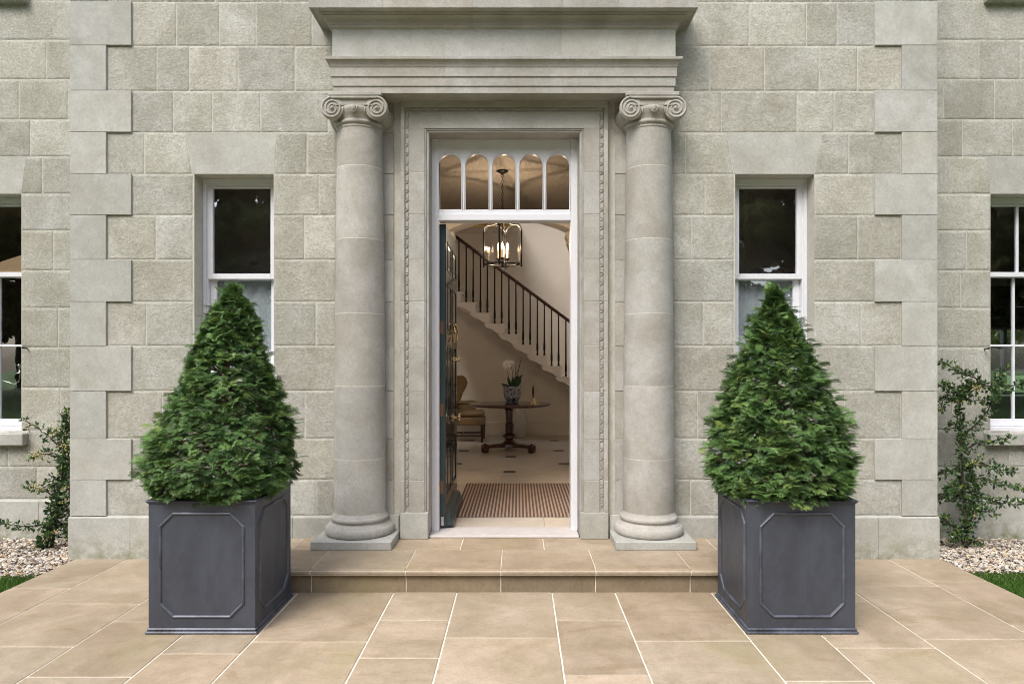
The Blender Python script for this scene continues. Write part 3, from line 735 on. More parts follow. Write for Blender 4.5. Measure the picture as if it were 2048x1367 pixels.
gl=gravel('gravel',-5.6,-3.26,4.80,5.77); gl['label']='buff and white gravel bed under the left wing wall'
gr_=gravel('gravel',3.31,5.6,4.88,5.77); gr_['label']='buff and white gravel bed under the right wing wall'
g=MB(); sheet(g,-8.5,-3.246,4.75,5.82,-.034); sheet(g,3.301,8.5,4.80,5.82,-.034); struct(g.build('gravel_bed',GRAVB,fixn=False))
def grass(x0,x1,y0,y1,lab):
    n=int((x1-x0)*(y1-y0)*15000); c=region_pts(n,x0,x1,y0,y1); h=rng.uniform(.025,.065,n); a=rng.uniform(0,6.28,n); b=rng.uniform(0,6.28,n); l=rng.uniform(.1,.6,n)*h; wd=rng.uniform(.0015,.003,n)
    z0=-.05
    p0=np.stack([c[:,0]-np.cos(a)*wd,c[:,1]-np.sin(a)*wd,np.full(n,z0)],1); p1=np.stack([c[:,0]+np.cos(a)*wd,c[:,1]+np.sin(a)*wd,np.full(n,z0)],1)
    m1=np.stack([c[:,0]+np.cos(b)*l*.35,c[:,1]+np.sin(b)*l*.35,z0+h*.6],1); tp=np.stack([c[:,0]+np.cos(b)*l,c[:,1]+np.sin(b)*l,z0+h],1)
    dw=np.stack([np.cos(a)*wd*.8,np.sin(a)*wd*.8,0*a],1)
    V=np.stack([p0,p1,m1+dw,tp,m1-dw],1).reshape(-1,3); F=(np.array([[0,1,2,3,4]])[None]+5*np.arange(n)[:,None,None]).reshape(-1,5)
    t=np.stack([rng.random(n),(rng.random(n)<.08)*rng.random(n),rng.random(n)],1)
    o=npmesh('grass',V,F,t,GRASS); o['kind']='stuff'; o['label']=lab; o['category']='grass'
grass(-6.2,-3.25,3.0,4.80,'short green grass edging the gravel left of the paving')
grass(3.305,6.2,3.0,4.88,'short green grass edging the gravel right of the paving')

# ------------------------------------------------------------------ step
stp=empty('entrance_step',(0,4.8,0)); tag(stp,'buff sandstone step with rounded nosing running below the two columns','step')
ofs=Matrix.Translation((0,-4.8,0))
def ch2(o,p): o.parent=p; o.matrix_parent_inverse=Matrix.Translation(-Vector(p.location)); return o
jx=[-.008+.6135*k for k in range(-3,4)]
m=MB(); mm=MB()
for a,b in zip(jx[:-1],jx[1:]):
    a+=.003; b-=.003; t=T(.15); t=(t[0]-.2,t[1],t[2])
    pr=[(4.849,.1565),(4.42,.1565),(4.405,.1535),(4.393,.146),(4.387,.135),(4.389,.124),(4.397,.116),(4.41,.112),(4.849,.112)]
    vs=[(x,y,z) for x in (a,b) for y,z in pr]; n=len(pr)
    m.add(vs,[(i,i+1,n+i+1,n+i) for i in range(n-1)]+[tuple(range(n)),tuple(range(2*n-1,n-1,-1))],t)
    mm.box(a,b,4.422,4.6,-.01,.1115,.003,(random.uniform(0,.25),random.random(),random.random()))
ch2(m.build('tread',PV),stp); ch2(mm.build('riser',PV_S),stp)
m=MB(); xs=[-1.85,-1.52,-.915,-.31,.29,.90,1.52,1.84]
for a,b in zip(xs[:-1],xs[1:]): m.box(a+.003,b-.003,4.855,5.19,.10,.1562,.002,T(.4))
ch2(m.build('landing_slab',PV),stp)
m=MB(); m.box(-1.846,1.832,4.426,5.19,.0,.109); m.box(-1.846,1.832,4.43,5.19,.1091,.1535); m.box(jx[0]+.004,jx[-1]-.004,4.392,4.44,.119,.146); ch2(m.build('joint_bed',JT),stp)

# ================================================================== PLANTERS
def make_planter(x,y):
    e=empty('planter',(x,y,0)); W=.585/2; H=.733
    b=MB(); th=.03
    b.box(-W,W,-W,-W+th,.03,H-.02); b.box(-W,W,W-th,W,.03,H-.02); b.box(-W,-W+th,-W+th,W-th,.03,H-.02); b.box(W-th,W,-W+th,W-th,.03,H-.02); b.box(-W+th,W-th,-W+th,W-th,.03,.06)
    o=b.build('planter_box',LEAD,e)
    r=MB()
    def collar(mb,o_,i_,z0,z1,bb):
        mb.box(-o_,o_,-o_,-i_,z0,z1,bb); mb.box(-o_,o_,i_,o_,z0,z1,bb); mb.box(-o_,-i_,-i_,i_,z0,z1,bb); mb.box(i_,o_,-i_,i_,z0,z1,bb)
    collar(r,W+.014,W-.035,H-.010,H,.004); collar(r,W+.007,W-.033,H-.018,H-.0101,.003); r.build('rim',LEAD,e)
    t=MB(); collar(t,W+.016,W-.03,.0,.016,.006); collar(t,W+.009,W-.03,.0161,.032,.006); t.build('base_moulding',LEAD_E,e)
    for k in range(4):
        m=MB(); hx,z0,z1,c=.228,.095,.660,.072
        o8=[(-hx+c,z0),(hx-c,z0),(hx,z0+c),(hx,z1-c),(hx-c,z1),(-hx+c,z1),(-hx,z1-c),(-hx,z0+c)]
        def offp(d): 
            s=(hx+d)/hx; cc=c+d*.586
            return [(-hx-d+cc,z0-d),(hx+d-cc,z0-d),(hx+d,z0-d+cc),(hx+d,z1+d-cc),(hx+d-cc,z1+d),(-hx-d+cc,z1+d),(-hx-d,z1+d-cc),(-hx-d,z0-d+cc)]
        loops=[(offp(.009),0),(offp(.006),.006),(offp(0),.010),(offp(-.006),.006),(offp(-.009),0)]
        vs=[(p[0],-W-h,p[1]) for lp,h in loops for p in lp]
        fs=[(j*8+i,j*8+(i+1)%8,(j+1)*8+(i+1)%8,(j+1)*8+i) for j in range(4) for i in range(8)]
        rot=Matrix.Rotation(k*math.pi/2,3,'Z'); m.add([rot@Vector(v) for v in vs],fs)
        m.build('panel_moulding',LEAD_E if True else LEAD,e)
    s=MB(); n=14; q=W-.031
    vs=[(-q+2*q*i/n,-q+2*q*j/n,.665+random.uniform(-.012,.012)) for j in range(n+1) for i in range(n+1)]
    s.add(vs,[(j*(n+1)+i,j*(n+1)+i+1,(j+1)*(n+1)+i+1,(j+1)*(n+1)+i) for j in range(n) for i in range(n)]); s.build('soil',SOIL,e,fixn=False)
    return e
PL=make_planter(-1.6335,4.045); tag(PL,'square dark lead planter with octagonal panels, left of the step','planter','lead planters beside the step')
PR=copy_tree(PL); PR.location=(1.6655,4.045,0); tag(PR,'square dark lead planter with octagonal panels, right of the step','planter','lead planters beside the step')

# ================================================================== YEWS
def sprig(L,n,nl,nw):
    V=[];F=[]
    V+= [(0,-.0012,0),(0,.0012,0),(L,.0006,0),(L,-.0006,0)]; F.append((0,1,2,3))
    for i in range(n):
        u=(i+.6)/n; x=L*u; l=nl*(1-.45*u)*(.7+.3*min(1,u*4))
        for s in (-1,1):
            ax=x+l*.55; ay=s*l*.85; az=.18*l
            dx=-ay/l*nw; dy=ax*0+ (l*.55)/l*nw
            o=len(V); V+=[(x-nw*.5,0,0),(x+nw*.5,0,0),(x+l*.33+nw*.5,s*l*.5,az*.6),(ax,ay,az)] ; F.append((o,o+1,o+3,o+2) if s>0 else (o,o+2,o+3,o+1))
    o=len(V); V+=[(L-.001,-.001,0),(L+.002,-.0015,.001),(L+nl*.6,0,.002),(L+.002,.0015,.001)]; F.append((o,o+1,o+2,o+3))
    return np.array(V,float),np.array(F)
def spray():
    V0,F0=sprig(.092,9,.027,.0098); Vs=[V0];Fs=[F0];o=len(V0)
    for u,s in ((.18,1),(.30,-1),(.42,1),(.55,-1),(.68,1)):
        v,f=sprig(.060*(1-.35*u),6,.024,.0092); a=s*R(42+8*random.random()); c,sn=math.cos(a),math.sin(a)
        v=np.stack([v[:,0]*c-v[:,1]*sn+.095*u,v[:,0]*sn+v[:,1]*c,v[:,2]-.006*abs(v[:,0]/.05)],1)
        Vs.append(v);Fs.append(f+o);o+=len(v)
    V=np.vstack(Vs); V[:,2]-= (V[:,0]/.1)**2*.012
    return V,np.vstack(Fs)
SPR=[spray() for _ in range(3)]
def frames(d,up):
    d=d/np.linalg.norm(d,axis=1,keepdims=True); y=np.cross(up,d); y/=np.linalg.norm(y,axis=1,keepdims=True)+1e-9; z=np.cross(d,y); return d,y,z
def yew(px_x,cx0,cy0,prof,lean,label,n,seed,strag):
    rg=np.random.default_rng(seed)
    root=empty('clipped_yew',(cx0,cy0,.665)); tag(root,label,'tree','clipped yew cones in lead planters')
    zs=np.array([p[0] for p in prof]); rs=np.array([p[1] for p in prof])
    nt_=n//6; nb=n-nt_*5
    def samp(m):
        zz=rg.uniform(zs[0],zs[-1],m*5); rr=np.interp(zz,zs,rs); k=rg.random(m*5)<(rr+.10)/(rs.max()+.10); return zz[k][:m]
    # outer tufts: five sprays fanning from one shoot; the rest is inner growth
    z1=samp(nt_); t1=rg.uniform(0,2*np.pi,nt_); m1=len(z1)
    bd=np.stack([rg.normal(0,.55,m1),rg.normal(-.05,.30,m1),rg.normal(0,.05,m1)],1)
    dpt=rg.beta(1.2,4,m1)*.5; fresh=(rg.random(m1)<.16)*rg.uniform(.2,.8,m1); bt=rg.normal(0,.16,m1)
    rep=lambda x: np.repeat(x,5,0)
    z2=samp(nb); m2=len(z2)
    zz=np.concatenate([rep(z1)+rg.normal(0,.010,m1*5),z2]); r0=np.interp(zz,zs,rs)
    th=np.concatenate([rep(t1)+rg.normal(0,.018,m1*5)/np.maximum(rep(np.interp(z1,zs,rs)),.05),rg.uniform(0,2*np.pi,m2)])
    depth=np.concatenate([rep(dpt),rg.uniform(.2,.85,m2)]); base=np.concatenate([rep(bd),rg.normal(0,.6,(m2,3))]); n=len(zz)
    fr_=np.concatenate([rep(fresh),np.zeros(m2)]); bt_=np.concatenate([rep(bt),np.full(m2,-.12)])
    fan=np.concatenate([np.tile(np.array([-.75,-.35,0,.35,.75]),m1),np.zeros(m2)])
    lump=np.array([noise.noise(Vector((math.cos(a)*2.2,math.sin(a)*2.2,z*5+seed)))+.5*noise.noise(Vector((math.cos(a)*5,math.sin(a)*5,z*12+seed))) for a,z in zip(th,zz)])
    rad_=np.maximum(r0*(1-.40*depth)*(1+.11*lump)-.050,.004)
    up_bias=np.interp(zz,[zs[0],zs[0]+.25,zs[-1]],[-.16,.04,.55])
    ou=np.stack([np.cos(th),np.sin(th),0*th],1); tv=np.stack([-np.sin(th),np.cos(th),0*th],1)
    d=ou*.75+tv*(base[:,0]+fan+rg.normal(0,.12,n))[:,None]; d[:,2]=up_bias+base[:,1]+rg.normal(0,.14,n)-.18*np.abs(fan)
    lx=lean*(zz-zs[0])/(zs[-1]-zs[0])
    c=np.stack([rad_*np.cos(th)+lx,rad_*np.sin(th),zz],1)
    sc=rg.uniform(.36,.60,n)
    if strag:
        m=rg.random(n)<strag; sc[m]*=1.35; d[m]=ou[m]; d[m,2]+=.25
        c[m]+=(d[m]/np.linalg.norm(d[m],axis=1,keepdims=True))*.03
    up=np.tile([0,0,.9],(n,1))+rg.normal(0,.22,(n,3))+.75*ou+tv*base[:,0:1]*.3
    D,Yv,Z=frames(d,up)
    Vall=[];Fall=[];Tall=[];o=0
    kind=rg.integers(0,3,n)
    for k in range(3):
        V,F=SPR[k]; ix=np.where(kind==k)[0]; m=len(ix)
        W=(V[None,:,0:1]*D[ix][:,None]+V[None,:,1:2]*Yv[ix][:,None]+V[None,:,2:3]*Z[ix][:,None])*sc[ix][:,None,None]+c[ix][:,None]
        Vall.append(W.reshape(-1,3)); Fall.append((F[None]+len(V)*np.arange(m)[:,None,None]).reshape(-1,4)+o); o+=m*len(V)
        tone=np.clip(rg.normal(.45,.12,m)+bt_[ix]+.3*np.clip(lump[ix],-.6,.6),0,1)  # shade painted in: inner sprays and hollows darker, bulges lighter
        hot=fr_[ix]
        t=np.stack([tone,hot,rg.random(m)],1); tt=np.repeat(t,len(F),0); tt[:,0]=np.clip(tt[:,0]+rg.normal(0,.16,len(tt)),0,1); tt[:,1]*=rg.random(len(tt))
        Tall.append(tt)
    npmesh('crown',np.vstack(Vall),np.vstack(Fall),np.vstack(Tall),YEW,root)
    # inner twigs and trunk
    tk=MB(); H=zs[-1]
    tk.tube([(0,0,-.02),(.005,.003,.2),(lean*.4,0,H*.5),(lean*.8,0,H*.85)],[.026,.022,.014,.005],8)
    tk.build('trunk',BARK,root)
    br=MB()
    for i in range(150):
        z=rg.uniform(.0,H*.85) if i>45 else rg.uniform(-.01,.04); a=rg.uniform(0,6.283); r=float(np.interp(z+.08,zs,rs))*rg.uniform(.6,.86)
        l0=lean*z/H; dz=rg.uniform(.02,.16)
        m_=(l0+r*.5*math.cos(a+rg.normal(0,.25)),r*.5*math.sin(a+rg.normal(0,.25)),z+dz*.3+rg.normal(0,.01))
        br.tube([(l0,0,max(0,z-.02)),m_,(l0+r*math.cos(a),r*math.sin(a),z+dz)],[.006,.0045,.002],5,mat=0)
    br.build('branch',BARK,root)
    return root
profL=[(.075,.385),(.13,.435),(.20,.46),(.30,.45),(.45,.40),(.60,.335),(.745,.27),(.895,.22),(1.05,.170),(1.16,.110),(1.25,.03)]
profR=[(.07,.385),(.13,.425),(.20,.435),(.36,.405),(.52,.365),(.675,.30),(.83,.24),(.99,.17),(1.13,.095),(1.25,.015)]
yew(0,-1.655,4.045,profL,.075,'rounded clipped yew cone with brown stems showing, in the left lead planter',10500,3,.02)
yew(0,1.645,4.045,profR,-.02,'pointed yew cone with stray side shoots, in the right lead planter',10500,11,.06)

# ================================================================== SHRUBS beside the wings
def shrub(name,label,stems,clusters,Yd,seed,dens=1.0,berrycols=1.0):
    rg=random.Random(seed); base=P(stems[0][0][0],stems[0][0][1],Yd); base.z=-.03
    root=empty(name,tuple(base)); tag(root,label,'shrub')
    wood=MB(); LV=[];LF=[];LT=[]
    def leaf(p,d,L,tone):
        d=d.normalized(); s=d.cross(Vector((rg.uniform(-1,1),rg.uniform(-1,1),rg.uniform(.2,1)))).normalized(); nrm=s.cross(d)
        o=len(LV); wv=L*.26
        LV.extend([p,p+d*L*.5+s*wv-nrm*L*.05,p+d*L,p+d*L*.5-s*wv-nrm*L*.05,p+d*L*.5+nrm*L*.04])
        LF.append((o,o+1,o+2,o+4)); LF.append((o,o+4,o+2,o+3)); LT.append(tone); LT.append(tone)
    for pts in stems:
        dep=pts[0][2] if len(pts[0])>2 else .004; den=pts[1][2] if len(pts[1])>2 else 1.0
        q=[]; off=rg.uniform(-.10,.10)
        for i,pt in enumerate(pts):
            u=i/(len(pts)-1); q.append(P(pt[0],pt[1],Yd+off*u-(.10*u))-base)
        # smooth subdivide
        pp=[]
        for a,b in zip(q[:-1],q[1:]):
            L=(b-a).length; k=max(1,int(L/.02))
            for j in range(k): pp.append(a.lerp(b,j/k)+Vector((rg.gauss(0,.003),rg.gauss(0,.003),rg.gauss(0,.003))))
        pp.append(q[-1]); n=len(pp)
        wood.tube(pp,[dep*(1-.75*i/n)+.0012 for i in range(n)],6)
        for i,p in enumerate(pp):
            u=i/n
            if u<.08 and dep>.007: continue
            dd=(pp[min(i+1,n-1)]-pp[max(i-1,0)]).normalized()
            # short side shoots
            for _ in range(int(3.4*dens*den+rg.random())):
                sd_=Vector((rg.gauss(0,1),rg.gauss(0,.8),rg.gauss(0,1))).normalized(); sd_=(sd_-dd*sd_.dot(dd)*.6+dd*.5).normalized()
                ln=rg.uniform(.015,.07)*(1.25-.8*u)
                e=p+sd_*ln; 
                if rg.random()<.4: wood.tube([p,e],[.0015,.0008],4)
                for _k in range(3):
                    t=(min(1,max(0,rg.gauss(.38,.25))), rg.uniform(.2,.9) if rg.random()<(.10+.35*max(0,u-.75)) else 0,rg.random())
                    leaf(p.lerp(e,rg.uniform(.3,1)),(sd_+Vector((rg.gauss(0,.7),rg.gauss(0,.7),rg.gauss(0,.7)))),rg.uniform(.022,.042),t)
    wood.build('stem',BARKD,root)
    npmesh('foliage',np.array([tuple(v) for v in LV]),np.array(LF),np.array(LT),LEAF,root)
    b=MB()
    for px,py,rp,n in clusters:
        for _ in range(n):
            p=P(px+rg.gauss(0,rp),py+rg.gauss(0,rp*.6),Yd-.08+rg.gauss(0,.04))-base
            b.ball(p,rg.uniform(.0035,.006),6,4)
    b.build('berries',BERRY,root)['kind']='stuff'
    return root
shrub('pyracantha','tall leafy shrub with arching shoots before the right wing window',
 [[(1934,1095,.011),(1930,1040,1.6),(1926,960),(1922,900),(1920,840),(1918,780)],
  [(1932,1085,.008),(1945,1030,1.6),(1950,980),(1940,930)],[(1930,1090,.007),(1905,1050,1.0),(1885,1035)],[(1936,1085,.005),(1955,1080,1),(1962,1088)],
  [(1924,870,.006),(1950,850,1.2),(1975,820),(1990,790),(1996,775)],[(1920,790,.006),(1945,775,1.3),(1985,770),(2020,772),(2060,762)],
  [(1920,785,.005),(1960,760,1),(1930,745),(1882,724)],[(1918,800,.005),(1900,790,1.1),(1885,800),(1880,820)],[(1920,790,.005),(1900,775,1.1),(1885,768)],
  [(1922,840,.004),(1905,850,.9),(1893,852)],[(1924,900,.006),(1955,885,1.2),(1990,880),(2020,875)],
  [(1926,930,.006),(1960,925,1.4),(2000,940),(2030,942)],[(1926,960,.006),(1965,955,1.4),(2010,968),(2048,975)],
  [(1928,980,.006),(1970,995,1.4),(2000,1005),(2048,1003)],[(1928,1000,.005),(1960,1020,1.2),(1990,1022)],
  [(1924,930,.006),(1900,940,1.1),(1882,948)],[(1926,985,.006),(1905,995,1.4),(1870,990)],[(1926,960,.006),(1900,975,1.6),(1890,985)],
  [(1920,790,.005),(1940,800,1.3),(1970,800),(1990,795)],[(1918,790,.004),(1935,765,1),(1955,770)],[(1995,775,.003),(2000,745,.8),(2010,735)],[(1930,1060,.006),(1918,1070,1.6),(1905,1075)]],
 [(1953,775,6,45),(1925,800,6,22),(1882,820,4,25),(1890,768,4,15),(1948,925,5,20),(1912,780,5,12),(1950,1030,4,8)],5.52,5,.85)
shrub('firethorn','spindly shrub with yellow berries in the corner of the left wing',
 [[(103,1102,.010),(112,1040,1.5),(122,980),(126,920),(128,880),(132,840)],[(95,1104,.006),(98,1070,1.6),(110,1030),(115,990)],[(88,1103,.004),(84,1085,1.5),(92,1070)],
  [(130,912,.006),(115,888,.5),(90,865),(65,848),(46,838)],[(125,925,.005),(110,905,1.0),(85,908),(62,912)],[(132,850,.004),(134,835,.8),(136,822)],
  [(122,1000,.006),(100,985,1.0),(75,975),(54,970)],[(110,1060,.005),(85,1050,1.1),(50,1050),(5,1047)],[(128,890,.005),(138,905,1.5),(142,950)],
  [(118,1000,.006),(132,1010,1.8),(140,1040),(138,1070)],[(126,945,.006),(138,960,1.9),(140,1000)],[(128,880,.004),(118,868,1),(100,862)],[(120,960,.006),(108,955,1.4),(100,975)],[(132,870,.004),(136,860,1.4),(140,850)],
  [(115,1000,.006),(102,1010,1.8),(100,1040)],[(115,1040,.006),(128,1050,1.8),(136,1065)]],
 [(136,822,3,25),(112,860,12,50),(75,909,8,60),(70,975,10,45),(133,975,6,30),(112,1062,5,25),(130,890,8,35),(60,848,8,12),(130,1000,6,20),(95,1070,6,14)],5.50,9,.85)

# ================================================================== HALL INTERIOR
FZ=.1635
f=MB(); sheet(f,-1.7,1.7,5.44,12.25,FZ-.006); struct(f.build('hall_floor_bed',plain('floor_joint',(.36,.29,.22),.8),fixn=False))
f=MB()
def ftile(x0,x1,y0,y1): f.box(x0+.002,x1-.002,y0+.002,y1-.002,FZ-.02,FZ,.001,T(.5))
xj=[-1.7,-1.15,-.54,.32,.94,1.7]
for a,b in zip(xj[:-1],xj[1:]): ftile(a,b,5.445,7.36)
for a,b in zip([-1.7,-1.0,-.42,.20,.82,1.7][:-1],[-1.7,-1.0,-.42,.20,.82,1.7][1:]): ftile(a,b,7.36,7.62)
for a,b in zip([-1.7,-.7,-.08,.7,1.7][:-1],[-1.7,-.7,-.08,.7,1.7][1:]): ftile(a,b,7.62,7.86)
# diagonal field with clipped corners and black insets
hx,hy=.70,.64; c=.074
for i in range(-3,4):
    for j in range(0,9):
        if (i+j)%2: continue
        cx_,cy_=i*hx,8.20+(j-1)*hy+hy
        # tile centred between insets
        X0,Y0=i*hx,7.56+j*hy+hy*0
        pts=[(X0,Y0-hy),(X0+hx,Y0),(X0,Y0+hy),(X0-hx,Y0)]
        q=[]
        for a_,b_ in ((0,1),(1,2),(2,3),(3,0)):
            A=Vector(pts[a_]);B=Vector(pts[b_]); q+= [tuple(A.lerp(B,.105)),tuple(A.lerp(B,.895))]
        q=[(max(-1.69,min(1.69,x*.997+X0*.003)),max(7.865,min(12.2,y*.997+Y0*.003))) for x,y in q]
        if abs(X0)<=1.7: f.add([(x,y,FZ-.001) for x,y in q],[tuple(range(len(q)))],T(.5))
struct(f.build('hall_floor',HF,fixn=False))
f=MB()
for i in range(-2,3):
    for j in range(0,8):
        if (i+j)%2: continue
        X0,Y0=i*hx,8.20+(j)*hy
        if Y0<12.1 : f.box(X0-.068,X0+.068,Y0-.075,Y0+.075,FZ-.01,FZ+.0015,.001)
struct(f.build('floor_inset',BLACKT))
w_=MB()
# inner face of the front wall
wall_cells(w_,-1.7,1.7,FZ,3.36,5.4502,5.47,[(-.585,.581,FZ-.1,3.2365)])
for sx_ in (-1,1):                                   # side walls; unseen tall openings added to bring in daylight
    t_=MB(); wall_cells(t_,5.472,12.2,FZ,5.99,0,.04,[(6.7,8.3,.3,3.1),(9.2,11.9,.3,3.2)])
    w_.add([(sx_*(1.70+v[1]),v[0],v[2]) for v in t_.v],t_.f)
w_.add([(-1.7,12.2,FZ),(1.7,12.2,FZ),(1.7,12.2,6.0),(-1.7,12.2,6.0)],[(0,1,2,3)])
struct(w_.build('hall_wall',PLAST,fixn=False))
for sx_ in (-1,1):
    t_=MB(); t_.add([(sx_*3.32,6.55,-.05),(sx_*3.32,14.19,-.05),(sx_*3.32,14.19,5.99),(sx_*3.32,6.55,5.99)],[(0,1,2,3)]); t_.add([(sx_*1.742,6.55,-.05),(sx_*3.32,6.55,-.05),(sx_*3.32,6.55,5.99),(sx_*1.742,6.55,5.99)],[(0,1,2,3)])
    t_.add([(sx_*1.742,6.55,-.03),(sx_*3.32,6.55,-.03),(sx_*3.32,14.19,-.03),(sx_*1.742,14.19,-.03)],[(0,1,2,3)]); struct(t_.build('added_lightwell_wall',PLASTW,fixn=False))  # unseen pale shafts added beside the hall to pass daylight inside
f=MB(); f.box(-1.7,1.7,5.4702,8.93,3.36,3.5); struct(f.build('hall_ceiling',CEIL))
# arch screen between hall and stair
aw=MB(); ahw=.80
pts=[(x,3.325-.30*x*x) for x in np.linspace(ahw,-ahw,25)]
outer=[(-1.699,FZ),(-1.699,6.0),(1.699,6.0),(1.699,FZ),(ahw,FZ)]+pts+[(-ahw,FZ)]
aw.poly(outer,8.60,8.92); AW=struct(aw.build('arch_wall',PLASTW))
f=MB()
for s_ in (-1,1):
    f.poly([(s_*(ahw+.001),3.13),(s_*(ahw-.085),3.13),(s_*(ahw-.095),3.08),(s_*(ahw-.07),3.03),(s_*(ahw-.075),2.99),(s_*(ahw-.04),2.92),(s_*(ahw-.03),2.88),(s_*(ahw+.001),2.86)],8.64,8.88)
f.build('corbel',PLASTW,AW)
f=MB(); 
for z0,z1,y in ((FZ,.36,12.178),(.36,.385,12.170),(.385,.405,12.184)): f.box(-1.69,1.69,y,12.1999,z0,z1,.003)
struct(f.build('skirting_wall_base',PLASTW))
# upper landing with gilded edge
f=MB(); f.box(-1.69,.10,11.0,12.199,3.76,4.0,.004); struct(f.build('landing_floor',PLASTW))
f=MB(); 
for k,(z0,z1,y) in enumerate(((3.66,3.69,11.04),(3.70,3.72,11.0),(3.725,3.757,10.96))): f.box(-1.69,.12-.02*k,y,y+.1,z0,z1,.006)
struct(f.build('landing_moulding',GILT))
# staircase
stc=empty('staircase',(0,11.6,.16)); tag(stc,'cantilevered cream stone staircase with black balusters and dark handrail beyond the hall','staircase')
for i in range(-8,9):
    xn=.827-.2325*i; zt=1.41+.173*i
    if xn>1.69 or zt<.2 or zt>3.2 or xn<-1.35: continue
    m=MB(); pr=[(0,0),(0,-.024),(-.014,-.034),(-.026,-.036),(-.03,-.168),(-.085,-.172),(-.12,-.155),(-.16,-.135),(-.20,-.105),(-.245,-.088),(-.29,-.08),(-.325,-.055),(-.335,-.036),(-.345,-.03),(-.349,-.022),(-.349,0)]
    pr=[(min(1.69,xn+a),zt+b) for a,b in pr]
    m.poly(pr,11.10+.0007*(i%2),12.199); ch2(m.build('stair_tread',PLASTW),stc)
    for dx in (-.065,-.179):
        bx=xn+dx
        if bx<-1.2: continue
        m=MB(); zt2=2.142+(.936-bx)*.744-.02
        m.lathe([(.021,zt-.001),(.017,zt+.02),(.013,zt+.06),(.019,zt+.10),(.019,zt+.16),(.014,zt+.22),(.013,zt+.45),(.011,zt2-.06),(.013,zt2)],(bx,11.15,0),10,cap=False); ch2(m.build('baluster',IRON),stc)
m=MB(); a=Vector((-1.25,11.15,2.142+(.936+1.25)*.744)); b=Vector((1.68,11.15,2.142+(.936-1.68)*.744))
m.tube([a,b],.027,12); ch2(m.build('handrail',WOOD),stc)

# mat
MATM,nt,bs=newmat('striped_coir')
tc=nt.nodes.new('ShaderNodeTexCoord'); sp=nt.nodes.new('ShaderNodeSeparateXYZ'); nt.links.new(tc.outputs['Object'],sp.inputs[0])
mu=nt.nodes.new('ShaderNodeMath'); mu.operation='MULTIPLY'; mu.inputs[1].default_value=1/.0310; nt.links.new(sp.outputs[0],mu.inputs[0])
frn=nt.nodes.new('ShaderNodeMath'); frn.operation='FRACT'; nt.links.new(mu.outputs[0],frn.inputs[0])
rm=ramp(nt,frn.outputs[0],.44,.50); nz=noise_n(nt,160,3,.7,tc.outputs['Object'])
c1=mix(nt,'MIX',nz,(.27,.165,.115),(.52,.38,.28)); c2_=mix(nt,'MIX',nz,(.04,.028,.025),(.12,.08,.065))
nt.links.new(mix(nt,'MIX',rm,c1,c2_),bs.inputs['Base Color']); bs.inputs['Roughness'].default_value=.95; bump(nt,bs,nz,.8,.006)
m=MB(); m.box(-.455,.80,5.825-.0,7.375,FZ+.001,FZ+.014,.004); mt=m.build('door_mat',MATM)
tag(mt,'brown and black striped coir mat just inside the open door','mat')

# lantern
lx,ly=-.050,6.70
lan=empty('hanging_lantern',(lx,ly,3.36)); tag(lan,'black square hanging lantern with arched glass sides and lit candle bulbs','lantern')
def rel(*p): return Vector(p)-Vector((lx,ly,3.36))
fr=MB(); hr=.187; angs=[R(-98+90*k) for k in range(4)]
cs=[(hr*math.cos(a),hr*math.sin(a)) for a in angs]
zb0,zt0=2.443-3.36,2.765-3.36
for x,y in cs: fr.tube([(x,y,zb0-.015),(x,y,zt0)],.0085,8); fr.ball((x,y,zb0-.018),.011,8,6)
for k in range(4):
    a,b=Vector(cs[k]+(0,)),Vector(cs[(k+1)%4]+(0,))
    fr.tube([a+Vector((0,0,zb0)),b+Vector((0,0,zb0))],.0085,6)
    pts=[]
    for u in np.linspace(0,math.pi,17):
        q=a.lerp(b,(1-math.cos(u))/2); pts.append((q.x,q.y,zt0+.085*math.sin(u)))
    fr.tube(pts,.0075,6)
    m_=(a)*.0; fr.tube([(a.x*.98,a.y*.98,zt0),(a.x*.8,a.y*.8,zt0+.06),(a.x*.45,a.y*.45,zt0+.07),(a.x*.12,a.y*.12,zt0+.10),(0,0,zt0+.115)],.005,6)
fr.ball((0,0,zt0+.12),.02,10,8); fr.lathe([(.0,zb0-.03),(.014,zb0-.02),(.010,zb0),(.02,zb0+.01),(.012,zb0+.03),(.006,zb0+.05),(.006,zt0+.11)],(0,0,0),12,cap=False)
fr.build('lantern_frame',IRON,lan)
for k in range(4):
    a,b=Vector(cs[k]+(0,)),Vector(cs[(k+1)%4]+(0,)); g_=MB()
    pts=[a+Vector((0,0,zb0)),b+Vector((0,0,zb0))]+[Vector(((a.lerp(b,(1+math.cos(u))/2)).x,(a.lerp(b,(1+math.cos(u))/2)).y,zt0+.085*math.sin(u))) for u in np.linspace(0,math.pi,13)]
    g_.add([p*0.985 if False else p for p in pts],[tuple(range(len(pts)))]); g_.build('glass_side',LGLASS,lan,fixn=False)
for k,(dx,dy) in enumerate(((-.040,.01),(.0,-.05),(.050,.0),(.005,.055))):
    cd=MB(); zc=2.56-3.36; cd.lathe([(.0105,zc-.055),(.0105,zc+.025)],(dx,dy,0),12); O=cd.build('candle',CANDLE,lan)
    c2m=MB(); c2m.lathe([(.006,zc-.08),(.022,zc-.068),(.027,zc-.060),(.012,zc-.055)],(dx,dy,0),12); c2m.tube([(0,0,zc-.09),(dx*.5,dy*.5,zc-.11),(dx,dy,zc-.085),(dx,dy,zc-.07)],.004,6); c2m.build('candle_cup',IRON,O)
    bl=MB(); bl.lathe([(.004,zc+.026),(.010,zc+.036),(.0125,zc+.050),(.009,zc+.070),(.004,zc+.085),(.0005,zc+.095)],(dx,dy,0),12,cap=False); bl.build('bulb',BULB,O)
ch=MB(); z=-.035; k=0
